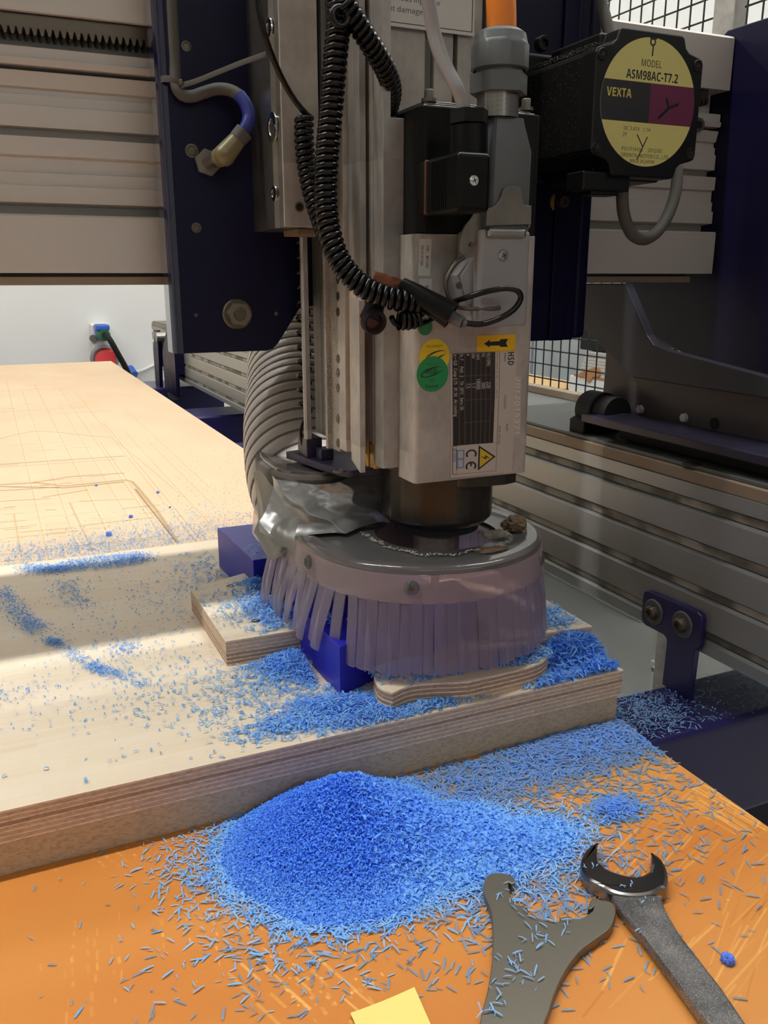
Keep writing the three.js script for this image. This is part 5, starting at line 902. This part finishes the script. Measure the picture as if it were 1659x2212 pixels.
{ const y = 0.8146, c = [[757, 2193], [895, 2135], [934, 2222], [800, 2290]].map(([a, b]) => P(a, b, { y })), pos = [], idx = [], n = 12;
  for (let i = 0; i <= n; i++) for (let j = 0; j <= n; j++) { const p = c[0].clone().lerp(c[1], i / n).lerp(c[3].clone().lerp(c[2], i / n), j / n); pos.push(p.x, p.y + 0.0022 * Math.pow(Math.abs(i / n - 0.6), 2) * (1 - j / n) + 0.0004, p.z); }
  for (let i = 0; i < n; i++) for (let j = 0; j < n; j++) { const a = i * (n + 1) + j, b = a + n + 1; idx.push(a, a + 1, b, b, a + 1, b + 1); }
  const g = new THREE.BufferGeometry(); g.setAttribute('position', new THREE.Float32BufferAttribute(pos, 3)); g.setIndex(idx); g.computeVertexNormals();
  single('sticky_note', g, M.note, 'yellow sticky note lying at the front edge of the orange board', 'note', c[0].toArray()); }

// ------------------------------------------------------------------ behind the safety fence on the right
{
  const X = 0.9, t = thing('safety_fence', 'black wire mesh fence in aluminium posts along the right side', 'fence', [X, 0, -1.2]);
  const p0 = P(1578, 30, { x: X }).z;
  const bays = [[-2.6, p0 - 0.022, 'rear'], [p0 + 0.022, 0.1, 'front']];
  for (const [za, zb] of bays) {
    const ws = []; for (let z = Math.ceil(za / 0.025) * 0.025; z < zb; z += 0.025) ws.push(cyl(0.0013, 0.0013, V(X, 0.62, z), V(X, 1.9, z), 5));
    for (let y = 0.625; y < 1.9; y += 0.025) ws.push(cyl(0.0013, 0.0013, V(X + 0.002, y, za), V(X + 0.002, y, zb), 5));
    const m = add(t, 'wire_mesh', ws, M.wire, 'black wire mesh'); m.userData.kind = 'stuff';
  }
  for (const z of [p0, -2.6, 0.1]) add(t, 'post', box(X - 0.012, X + 0.012, 0, 1.95, z - 0.018, z + 0.018, 0.002), M.alu);
  add(t, 'rail', box(X - 0.012, X + 0.012, 0.58, 0.62, -2.6, 0.1, 0.002), M.aluDark);
}
{
  const q = (px, py, x) => P(px, py, { x });
  const bx = 1.5;
  const t = thing('work_bench', 'low dark bench behind the wire fence', 'bench', [1.6, 0, -2.1]);
  const yb = q(1180, 890, bx).y;
  add(t, 'bench_top', box(1.3, 1.82, yb - 0.05, yb, -3.3, -1.0, 0.003), M.cabinet); for (const z of [-3.2, -1.1]) for (const x of [1.36, 1.76]) add(t, 'leg', box(x - 0.03, x + 0.03, 0, yb - 0.05, z - 0.03, z + 0.03, 0.003), M.blackMatte);
  const c = thing('metal_cabinet', 'pale grey metal cabinet standing behind the bench boards', 'cabinet', [2.05, 0, -2.9]);
  add(c, 'body', box(1.85, 2.24, 0, 1.5, -3.4, -2.05, 0.004), M.cabinet); add(c, 'door', box(1.838, 1.852, 0.06, 1.46, -3.39, -2.74, 0.003), M.cabinet); add(c, 'door', box(1.838, 1.852, 0.06, 1.46, -2.72, -2.06, 0.003), M.cabinet);
  const a0 = q(1140, 826, bx), a1 = q(1205, 858, bx);
  single('wood_plank', box(bx, bx + 0.16, q(1198, 858, bx).y, q(1198, 840, bx).y, q(1130, 850, bx).z - 0.5, q(1198, 850, bx).z, 0.002), M.plank, 'yellowish wood plank on dark blocks behind the fence', 'plank', [bx, q(1198, 850, bx).y, a1.z]);
  single('dark_block', box(bx + 0.01, bx + 0.15, yb, q(1198, 858, bx).y, q(1130, 850, bx).z - 0.4, q(1192, 850, bx).z, 0.003), M.blackMatte, 'dark block under the yellowish plank behind the fence', 'block', [bx, yb, a1.z]);
  single('wood_plank', box(bx - 0.02, bx + 0.16, q(1240, 878, bx).y, q(1240, 864, bx).y, q(1200, 850, bx).z, q(1330, 850, bx).z, 0.002), M.plank, 'lower pale plank under the white box behind the fence', 'plank', [bx, q(1240, 870, bx).y, q(1240, 870, bx).z]);
  single('dark_block', box(bx, bx + 0.14, yb, q(1240, 878, bx).y, q(1205, 850, bx).z, q(1300, 850, bx).z, 0.003), M.blackMatte, 'dark block under the lower pale plank behind the fence', 'block', [bx, yb, q(1240, 870, bx).z]);
  const b = thing('carton', 'white carton with an orange-brown flap behind the fence', 'box', [bx + 0.05, q(1240, 864, bx).y, q(1250, 850, bx).z]);
  const yb2 = q(1240, 864, bx).y, yt2 = q(1240, 812, bx).y, zA = q(1228, 850, bx).z, zB = q(1330, 850, bx).z;
  add(b, 'carton_body', box(bx, bx + 0.14, yb2, yt2, zA, zB, 0.002), M.white); add(b, 'carton_flap', slabZY(smooth([[1250, 810], [1268, 800], [1295, 795], [1297, 812], [1282, 815], [1277, 824], [1270, 825], [1264, 815], [1252, 813]].map(([a2, b2]) => { const w3 = q(a2, b2, bx); return [w3.z, w3.y]; }), 3), bx - 0.004, bx - 0.0005), M.cardboard, 'orange-brown flap');
  add(b, 'carton_lid', box(bx - 0.001, bx + 0.141, yt2, yt2 + 0.006, zA + 0.02, zB, 0.001), M.cardboard);
  seed = 55; for (let i = 0; i < 8; i++) { const y0 = yt2 + 0.006 + i * 0.0085, zz = q(1246 + i * 2.2, 850, bx).z; const m = single('paper_sheet_bundle', box(bx, bx + 0.12, y0, y0 + 0.0082, zz, zB + 0.02, 0.0015), M.paper, 'grey paper bundle, ' + ['lowest', 'second from below', 'third from below', 'fourth from below', 'fifth from below', 'sixth from below', 'second from the top', 'topmost'][i] + ' in the slumped pile on the white carton', 'paper', [bx, y0, zz], 'paper bundles on the white carton'); }
  single('dark_bin', box(bx, bx + 0.14, yt2 + 0.076, yt2 + 0.2, q(1246, 850, bx).z, zB + 0.05, 0.004), M.blackMatte, 'black container on the slumped paper pile behind the fence', 'container', [bx, yt2 + 0.076, zA]);
}
{ // white stand seen under the side beam
  const x = 0.95, q = (px, py) => P(px, py, { x });
  const t = thing('equipment_stand', 'white double-legged stand with a foot plate and bolt, seen under the side beam', 'stand', [x, 0, q(1420, 1400).z]);
  for (const [p0, p1] of [[1411, 1420], [1426, 1436]]) add(t, 'upright', box(x, x + 0.02, 0.02, 0.75, q(p0, 1400).z, q(p1, 1400).z, 0.001), M.white);
  add(t, 'foot_plate', box(x - 0.005, x + 0.03, q(1420, 1446).y, q(1420, 1430).y, q(1408, 1440).z, q(1433, 1440).z, 0.002), M.white);
  add(t, 'foot', box(x - 0.02, x + 0.04, 0, 0.022, q(1404, 1450).z, q(1438, 1450).z, 0.002), M.white);
  const c = P(1415, 1445, { x: x - 0.006 }); add(t, 'bolt', lathe([[0, 0.006], [0.004, 0.005], [0.006, 0]], c, V(-1, 0, 0), 14), M.chrome);
}

// ------------------------------------------------------------------ blue shavings
function flakeGeo(len, wid, bend, n = 4) { // a thin curled chip, unit length along x
  const pos = [], idx = [], th = bend;
  for (let i = 0; i <= n; i++) { const f = i / n - 0.5, a = f * th, R = th > 0.01 ? len / th : 0, x = th > 0.01 ? Math.sin(a) * R : f * len, y = th > 0.01 ? (Math.cos(a) - Math.cos(th / 2)) * R : 0, w = wid * (0.45 + 0.55 * Math.cos(f * 2.4)); pos.push(x, y, -w / 2, x, y, w / 2); }
  for (let i = 0; i < n; i++) { const k = i * 2; idx.push(k, k + 1, k + 2, k + 1, k + 3, k + 2); }
  const g = new THREE.BufferGeometry(); g.setAttribute('position', new THREE.Float32BufferAttribute(pos, 3)); g.setIndex(idx); g.computeVertexNormals(); return g;
}
const FLAKE = [flakeGeo(1, 0.2, 1.2), flakeGeo(1, 0.3, 3.0), flakeGeo(1, 0.13, 0.7), flakeGeo(1, 0.17, 0.3)];
const _m = new THREE.Matrix4(), _q = new THREE.Quaternion(), _e = new THREE.Euler();
const gauss = () => (rnd() + rnd() + rnd() + rnd() - 2) * 1.0;
// items: list of {p, s, tilt, c}; one instanced mesh per chip shape under one object
function shavings(name, label, at, items, mat = M.flake, extra) {
  const t = new THREE.Group(); t.name = numbered(name); t.position.set(...at); t.userData = { label, category: 'shavings', kind: 'stuff' }; scene.add(t);
  const by = [[], [], [], []]; items.forEach((it) => by[it.k].push(it));
  by.forEach((list, k) => {
    if (!list.length) return;
    const im = new THREE.InstancedMesh(FLAKE[k], mat, list.length); im.name = numbered('shaving_flakes'); im.castShadow = im.receiveShadow = true; im.userData.kind = 'stuff';
    list.forEach((it, i) => { _e.set(gauss() * it.tilt, rnd() * Math.PI * 2, gauss() * it.tilt, 'YXZ'); if (it.up) { _e.x = rr(-1.5, 1.5); _e.z = rr(-1.5, 1.5); } _q.setFromEuler(_e); _m.compose(it.p.clone().sub(t.position), _q, V(it.s, it.s, it.s)); im.setMatrixAt(i, _m); im.setColorAt(i, it.c); });
    t.add(im);
  });
  if (extra) extra(t); return t;
}
const deep = [0.04, 0.27, 1.0], light = [0.22, 0.56, 1.0], pale = [0.36, 0.5, 0.78];
const blueTone = (k) => { const c = k < 0.5 ? mix(deep, light, k * 2) : mix(light, pale, k * 2 - 1), j = rr(0.88, 1.1); return rgb(c[0] * j, c[1] * j, c[2] * j); };
// a loose bed of chips round a measured centre; sx, sz are its half-widths, turned by a
function bed(out, px, py, y, sx, sz, n, o = {}) {
  const c = P(px, py, { y }), a = o.a || 0, lim = o.lim;
  for (let i = 0; i < n; i++) {
    const gx = gauss() * sx, gz = gauss() * sz, x = c.x + gx * Math.cos(a) + gz * Math.sin(a), z = c.z - gx * Math.sin(a) + gz * Math.cos(a);
    const dd = Math.exp(-(gx * gx) / (sx * sx) * 1.5 - (gz * gz) / (sz * sz) * 1.5), hgt = (o.h || 0) * dd;
    if (lim && !lim(x, z)) continue;
    out.push({ p: V(x, y + 0.0004 + hgt * Math.pow(rnd(), 0.6) + rnd() * 0.0006, z), s: rr(...(o.s || [0.003, 0.007])) * 0.72, tilt: o.tilt ?? 0.25, up: o.up && rnd() < o.up * (0.3 + dd), k: o.k != null ? o.k : rnd() < (o.curl ?? 0.3) ? 1 : rnd() < 0.4 ? 2 : 0, c: blueTone(clamp(rr(...(o.t || [0.2, 1])))) });
  }
}
// the big heap on the orange board
{
  seed = 101;
  const lobes = [[738, 1815, 0.054, 0.046, 0.037, 0.0], [905, 1828, 0.048, 0.028, 0.015, 0.1], [1060, 1845, 0.044, 0.019, 0.008, 0.25], [780, 1895, 0.042, 0.028, 0.010, 0]].map(([px, py, sx, sz, h, a]) => ({ c: P(px, py, { y: OY }), sx, sz, h, a }));
  const height = (x, z) => { let h = 0; for (const l of lobes) { const dx = x - l.c.x, dz = z - l.c.z, u = dx / l.sx, v = dz / l.sz, d = Math.hypot(u, v); const k = l.h * Math.max(0, 1.05 - Math.sqrt((d / 1.12) * (d / 1.12) + 0.009)); h = Math.pow(Math.pow(h, 3) + Math.pow(k, 3), 1 / 3); } return h * (1 + 0.16 * (fbm(x * 90, z * 90, 9, 3) - 0.5)); };
  const items = [];
  let x0 = 1, x1 = -1, z0 = 1, z1 = -1; for (const l of lobes) { x0 = Math.min(x0, l.c.x - l.sx * 1.9); x1 = Math.max(x1, l.c.x + l.sx * 1.9); z0 = Math.min(z0, l.c.z - l.sz * 1.9); z1 = Math.max(z1, l.c.z + l.sz * 1.9); }
  z0 = Math.max(z0, MDFZ0 + 0.001);
  for (let i = 0; i < 190000; i++) { const x = rr(x0, x1), z = rr(z0, z1), h = height(x, z); if (h < 0.0004) { let d = 9; for (const l of lobes) d = Math.min(d, Math.hypot((x - l.c.x) / l.sx, (z - l.c.z) / l.sz)); if (rnd() < 0.5 * Math.exp(-(d - 1.1) / 0.11)) items.push({ p: V(x, OY + 0.0004 + rr(0, 0.0012), z), s: rr(0.002, 0.0056), tilt: 0.2, up: rnd() < 0.12, k: rnd() < 0.7 ? 3 : 0, c: blueTone(rr(0.25, 0.8)) }); continue; } const left = x + gauss() * 0.02 < 0.165; items.push({ p: V(x, OY + h * rr(0.9, 1.05) + rr(0, 0.0012), z), s: left ? rr(0.0014, 0.0034) : rr(0.0026, 0.0064), tilt: 0.45, up: rnd() < 0.4, k: rnd() < (left ? 0.5 : 0.15) ? 1 : rnd() < (left ? 0.3 : 0.7) ? 2 : 0, c: blueTone(clamp((left ? 0.04 : 0.2) + gauss() * 0.12 + 0.2 * (1 - Math.min(1, h / 0.012)))) }); }
  // thin skirt of loose chips round it
  bed(items, 740, 1870, OY, 0.08, 0.055, 1800, { t: [0.4, 1], s: [0.003, 0.009], k: 3, tilt: 0.12, lim: (x, z) => z > MDFZ0 + 0.002 });
  bed(items, 510, 1830, OY, 0.035, 0.035, 700, { t: [0.4, 1], s: [0.003, 0.008], k: 3, tilt: 0.12, lim: (x, z) => z > MDFZ0 + 0.002 });
  bed(items, 1080, 1850, OY, 0.045, 0.028, 2200, { t: [0.4, 1], s: [0.005, 0.010], k: 2, h: 0.004, up: 0.3 });
  shavings('shavings_heap', 'large bright blue heap of plastic shavings on the orange board', P(735, 1850, { y: OY }).toArray(), items, M.flake, (t) => {
    const n = 110, m = 80, pos = [], idx = []; for (let i = 0; i <= n; i++) for (let j = 0; j <= m; j++) { const x = x0 + (x1 - x0) * i / n, z = z0 + (z1 - z0) * j / m; pos.push(x, OY + height(x, z) * 0.93 - 0.0006, z); }
    for (let i = 0; i < n; i++) for (let j = 0; j < m; j++) { const a = i * (m + 1) + j, b = a + m + 1; if (Math.max(pos[a * 3 + 1], pos[b * 3 + 1], pos[a * 3 + 4], pos[b * 3 + 4]) < OY) continue; idx.push(a, a + 1, b, b, a + 1, b + 1); }
    const g = new THREE.BufferGeometry(); g.setAttribute('position', new THREE.Float32BufferAttribute(pos, 3)); g.setIndex(idx); g.computeVertexNormals(); add(t, 'heap_core', g, M.heapCore);
  });
}
const offHeap = (x, z) => z > MDFZ0 + 0.002 && x < 0.356;
{ // loose chips over the right part of the orange board
  seed = 202; const it = [];
  bed(it, 1200, 1635, OY, 0.12, 0.028, 2700, { t: [0.45, 1], s: [0.005, 0.011], k: 3, tilt: 0.1, h: 0.003, lim: offHeap });
  bed(it, 1290, 1600, OY, 0.075, 0.028, 2600, { t: [0.4, 0.95], s: [0.005, 0.011], k: 3, tilt: 0.1, h: 0.004, lim: offHeap });
  bed(it, 1020, 1700, OY, 0.06, 0.03, 620, { t: [0.5, 1], s: [0.005, 0.010], k: 3, tilt: 0.1, h: 0.002, lim: offHeap });
  bed(it, 1240, 1730, OY, 0.10, 0.05, 1100, { t: [0.6, 1], s: [0.005, 0.010], k: 3, tilt: 0.1, lim: offHeap });
  bed(it, 1330, 1750, OY, 0.014, 0.010, 420, { t: [0.3, 0.8], s: [0.005, 0.010], k: 3, tilt: 0.1, h: 0.005, lim: offHeap });
  bed(it, 1150, 1920, OY, 0.05, 0.04, 700, { t: [0.6, 1], s: [0.005, 0.010], k: 3, tilt: 0.1, lim: offHeap });
  bed(it, 1450, 1850, OY, 0.09, 0.07, 170, { t: [0.7, 1], s: [0.004, 0.010], k: 3, tilt: 0.1, lim: offHeap });
  bed(it, 850, 2000, OY, 0.09, 0.035, 330, { t: [0.6, 1], s: [0.004, 0.009], k: 3, tilt: 0.12, lim: offHeap });
  bed(it, 450, 2040, OY, 0.17, 0.09, 110, { t: [0.7, 1], s: [0.003, 0.0065], lim: offHeap });
  bed(it, 1250, 2100, OY, 0.1, 0.06, 60, { t: [0.6, 1], s: [0.005, 0.009], k: 3, tilt: 0.1, lim: offHeap });
  shavings('loose_shavings', 'loose blue shavings strewn over the orange board around the heap', [0.25, OY, -0.33], it, M.flakeThin);
}
const PY = 0.85, onPly = (x, z) => x < 0.359 && z < -0.4125 && z > -0.811 && !(x > 0.1205 && x < 0.187 && z < -0.5225 && z > -0.662) && !(x > 0.168 && z > -0.73 && z < -0.47 && x < 0.25 && z < -0.452 - (x - 0.175) * 0.4);
{ // bright pile at the right end of the plywood
  seed = 303; const it = [];
  bed(it, 1235, 1420, PY, 0.033, 0.020, 2200, { t: [0, 0.6], s: [0.006, 0.014], k: 2, h: 0.018, up: 0.8, tilt: 0.6, lim: onPly });
  bed(it, 1290, 1450, PY, 0.022, 0.013, 900, { t: [0, 0.6], s: [0.005, 0.013], k: 2, h: 0.007, up: 0.7, tilt: 0.5, lim: onPly });
  bed(it, 1205, 1475, PY, 0.02, 0.012, 420, { t: [0.1, 0.7], s: [0.006, 0.013], k: 2, h: 0.004, up: 0.5, lim: onPly });
  shavings('shavings_pile', 'bright blue pile of long shavings at the right end of the plywood', P(1240, 1430, { y: PY }).toArray(), it);
}
{ // drift in front of the blue block and the wavy clamp
  seed = 404; const it = [];
  bed(it, 655, 1440, PY, 0.022, 0.030, 3800, { t: [0.05, 0.8], s: [0.004, 0.010], k: 2, h: 0.010, up: 0.5, a: 0.7, lim: onPly });
  bed(it, 740, 1530, PY, 0.03, 0.016, 2000, { t: [0.05, 0.8], s: [0.004, 0.010], k: 2, h: 0.006, up: 0.4, a: -0.3, lim: onPly });
  bed(it, 800, 1550, PY, 0.03, 0.011, 1200, { t: [0.1, 0.9], s: [0.004, 0.010], k: 2, h: 0.004, up: 0.4, lim: onPly });
  bed(it, 930, 1525, PY, 0.03, 0.005, 620, { t: [0.2, 0.9], s: [0.004, 0.009], h: 0.003, up: 0.3, lim: onPly });
  bed(it, 620, 1480, PY, 0.05, 0.04, 900, { t: [0.3, 1], s: [0.003, 0.007], lim: onPly });
  bed(it, 640, 1565, PY, 0.03, 0.012, 900, { t: [0.15, 0.8], s: [0.003, 0.007], h: 0.002, curl: 0.6, lim: onPly });
  bed(it, 500, 1500, PY, 0.07, 0.05, 420, { t: [0.4, 1], s: [0.003, 0.006], curl: 0.7, lim: onPly });
  shavings('shavings_drift', 'blue shavings drifted against the corner of the blue block and the wavy clamp', P(680, 1470, { y: PY }).toArray(), it);
}
{ // streaks on the left part of the plywood
  seed = 505; const it = [], small = { s: [0.0022, 0.0045], curl: 0.75, t: [0.1, 0.85] };
  const streak = (pts, w, n, o) => { for (let i = 0; i < n; i++) { const f = rnd() * (pts.length - 1), k = Math.floor(f), g = f - k; bed(it, pts[k][0] + (pts[k + 1][0] - pts[k][0]) * g, pts[k][1] + (pts[k + 1][1] - pts[k][1]) * g, PY, w, w, 1, { ...small, lim: onPly, ...o }); } };
  streak([[60, 1228], [110, 1232], [180, 1215], [260, 1207], [320, 1203]], 0.012, 1700, { h: 0.002 });
  streak([[90, 1235], [150, 1230], [240, 1222], [310, 1212]], 0.009, 900, { h: 0.003 });
  streak([[130, 1255], [150, 1280], [180, 1310]], 0.012, 260, {});
  streak([[0, 1275], [25, 1310], [60, 1345], [90, 1365]], 0.0085, 700, { h: 0.0015 });
  streak([[100, 1380], [125, 1392], [170, 1425], [240, 1455], [330, 1485]], 0.006, 420, { h: 0.001 });
  streak([[115, 1385], [125, 1390]], 0.004, 120, { h: 0.001 }); streak([[190, 1440], [255, 1460]], 0.005, 200, { h: 0.001 });
  bed(it, 230, 1330, PY, 0.07, 0.09, 380, { ...small, t: [0.4, 1], lim: onPly }); bed(it, 330, 1420, PY, 0.06, 0.06, 260, { ...small, lim: onPly });
  bed(it, 400, 1290, PY, 0.05, 0.07, 420, { ...small, t: [0.4, 1], lim: onPly }); bed(it, 30, 1500, PY, 0.025, 0.02, 110, { ...small, lim: onPly });
  bed(it, 200, 1530, PY, 0.06, 0.025, 70, { ...small, lim: onPly }); bed(it, 270, 1400, PY, 0.012, 0.016, 120, { ...small, lim: onPly }); bed(it, 450, 1230, PY, 0.03, 0.05, 300, { t: [0.4, 1], s: [0.003, 0.008], lim: onPly });
  bed(it, 440, 1590, PY, 0.1, 0.03, 26, { s: [0.003, 0.008], t: [0.5, 1], lim: onPly });
  shavings('scattered_shavings', 'small blue curls in streaks on the left half of the plywood', P(180, 1330, { y: PY }).toArray(), it);
}
{ // on the clamps
  seed = 606; const it = [], y = 0.868, l = (x, z) => x > 0.122 && x < 0.1855 && z < -0.526 && z > -0.652;
  bed(it, 570, 1320, y, 0.014, 0.04, 800, { t: [0.1, 0.8], s: [0.003, 0.009], h: 0.005, up: 0.3, lim: l }); bed(it, 510, 1310, y, 0.03, 0.045, 420, { t: [0.4, 1], s: [0.002, 0.007], lim: l }); bed(it, 555, 1265, y, 0.012, 0.012, 300, { t: [0.1, 0.8], s: [0.003, 0.009], h: 0.006, up: 0.5, lim: l });
  shavings('shavings_cover', 'blue shavings lying on the rectangular left plywood clamp', P(520, 1310, { y }).toArray(), it);
  seed = 607; const a = [], y2 = 0.863, l2 = (x, z) => x > 0.193 && x < 0.316 && z < -0.424 - 0.004 * Math.sin((x - 0.19) * 40) && z > -0.456 && !(x < 0.21 && z > -0.432) && Math.hypot(x - 0.254, z + 0.5) < 0.095;
  bed(a, 870, 1446, y2, 0.018, 0.008, 420, { t: [0.2, 0.9], s: [0.004, 0.010], h: 0.004, up: 0.4, lim: l2 }); bed(a, 1130, 1420, y2, 0.02, 0.01, 520, { t: [0.2, 0.9], s: [0.004, 0.010], h: 0.005, up: 0.4, lim: l2 }); bed(a, 1000, 1450, y2, 0.05, 0.006, 380, { t: [0.3, 0.9], s: [0.003, 0.008], lim: l2 });
  shavings('shavings_cover', 'blue shavings along the skirt on top of the wavy clamp', P(950, 1445, { y: y2 }).toArray(), a);
  seed = 608; const b = [], y3 = 0.8667, l3 = (x, z) => x > 0.3 && x < 0.362 && z < -0.452 + (x - 0.3) * 0.05 && z > -0.6;
  bed(b, 1205, 1345, y3, 0.013, 0.011, 170, { t: [0.3, 1], s: [0.004, 0.010], h: 0.002, lim: l3 }); bed(b, 1190, 1320, y3, 0.012, 0.012, 160, { t: [0.3, 0.9], s: [0.004, 0.010], lim: l3 });
  shavings('shavings_cover', 'blue shavings on the plywood block right of the dust skirt', P(1215, 1345, { y: y3 }).toArray(), b);
}
{ // on the blue block
  seed = 707; const it = [];
  bed(it, 578, 1215, 0.868, 0.008, 0.022, 520, { t: [0.2, 0.9], s: [0.004, 0.010], h: 0.012, up: 0.6, lim: (x, z) => x > 0.171 && x < 0.25 && z < -0.54 && z > -0.627 });
  bed(it, 575, 1185, 0.888, 0.03, 0.02, 90, { t: [0.3, 1], s: [0.003, 0.008], lim: (x, z) => x > 0.17 && x < 0.254 && z < -0.63 && z > -0.726 });
  bed(it, 725, 1345, 0.888, 0.01, 0.02, 60, { t: [0.2, 0.8], s: [0.003, 0.008], lim: (x, z) => x > 0.176 && x < 0.25 && z < -0.48 && z > -0.53 });
  shavings('shavings_tuft', 'blue shavings caught in the milled step of the blue block', P(578, 1225, { y: 0.868 }).toArray(), it);
}
{ // on the fibreboard behind
  seed = 808; const it = [], l = (x, z) => z < -0.816 && x < 0.355;
  bed(it, 230, 1180, MDFY, 0.13, 0.05, 2000, { t: [0.2, 0.9], s: [0.0025, 0.005], curl: 0.6, lim: l }); bed(it, 330, 1160, MDFY, 0.1, 0.10, 1100, { t: [0.3, 1], s: [0.0025, 0.005], curl: 0.6, lim: l }); bed(it, 60, 1195, MDFY, 0.08, 0.04, 700, { t: [0.3, 1], s: [0.0025, 0.005], lim: l }); bed(it, 500, 1140, MDFY, 0.06, 0.12, 700, { t: [0.4, 1], s: [0.0025, 0.005], lim: l });
  shavings('scattered_shavings', 'fine blue shavings strewn on the grooved fibreboard behind the plywood', P(260, 1170, { y: MDFY }).toArray(), it);
}
{ // on the blue cross beam
  seed = 909; const it = [], y = 0.79, l = (x, z) => z < -0.411 && z > -0.475 && x > 0.362;
  bed(it, 1395, 1540, y, 0.03, 0.03, 900, { t: [0.5, 1], s: [0.003, 0.008], k: 2, lim: l }); bed(it, 1480, 1520, y, 0.09, 0.045, 420, { t: [0.5, 1], s: [0.0025, 0.006], lim: l }); bed(it, 1600, 1490, y, 0.06, 0.04, 170, { t: [0.5, 1], s: [0.003, 0.007], k: 2, lim: l });
  bed(it, 1645, 1470, y, 0.02, 0.02, 160, { t: [0.2, 0.8], s: [0.003, 0.006], lim: l });
  shavings('scattered_shavings', 'pale blue shavings on the dark blue cross beam', P(1450, 1540, { y }).toArray(), it);
}
{ // on the two tools
  seed = 111; const a = [], y = 0.8193;
  for (const [px, py, n] of [[1165, 2030, 14], [1110, 2075, 12], [1120, 1960, 8], [1150, 2110, 10], [1080, 2140, 8], [1190, 2000, 6], [1095, 1930, 6], [1060, 2180, 10], [1230, 2000, 4]]) bed(a, px, py, y, 0.007, 0.006, n, { t: [0.5, 0.9], s: [0.003, 0.008], k: 2 });
  shavings('shavings_dusting', 'pale blue shavings lying on the flat hook spanner', P(1120, 2060, { y }).toArray(), a);
  const b = [], y2 = 0.8224; for (const [px, py, n] of [[1275, 1870, 5], [1400, 1945, 5], [1360, 1910, 6], [1385, 2005, 2]]) bed(b, px, py, y2, 0.006, 0.003, n, { t: [0.7, 1], s: [0.002, 0.0045], k: 0 });
  shavings('shavings_dusting', 'few tiny pale shavings on the chrome wrench head', P(1340, 1900, { y: y2 }).toArray(), b);
}
{ // single blue crumbs
  const crumb = (px, py, y, s, label, sd) => { const c = P(px, py, { y }), g = new THREE.IcosahedronGeometry(1, 3), p = g.attributes.position; for (let i = 0; i < p.count; i++) { const v = V(p.getX(i), p.getY(i), p.getZ(i)), k = 0.45 + fbm(v.x * 3 + 7, v.y * 3 + v.z * 2.3 + 4, sd, 3) * 1.1; p.setXYZ(i, v.x * k * s, v.y * k * s * 0.8, v.z * k * s); } g.computeVertexNormals(); g.translate(c.x, c.y + s * 0.5, c.z); single('plastic_crumb', g, std({ color: rgb(0.08, 0.18, 0.75), roughness: 0.6 }), label, 'crumb', c.toArray()); };
  crumb(1571, 2078, OY, 0.0032, 'single blue plastic crumb on the orange board right of the chrome wrench', 5);
  crumb(235, 1157, MDFY, 0.0034, 'biggest blue crumb on the fibreboard, left of the deep groove', 8); crumb(283, 1118, MDFY, 0.0026, 'blue crumb on the fibreboard near the bend of the deep groove', 11); crumb(341, 1065, MDFY, 0.002, 'blue crumb on the fibreboard right of the deep groove', 12); crumb(208, 1050, MDFY, 0.0019, 'small blue crumb on the deep groove across the fibreboard', 15);
  crumb(367, 1097, MDFY, 0.0015, 'tiny blue crumb on the fibreboard well right of the deep groove', 19);
}

renderer.render(scene, camera);
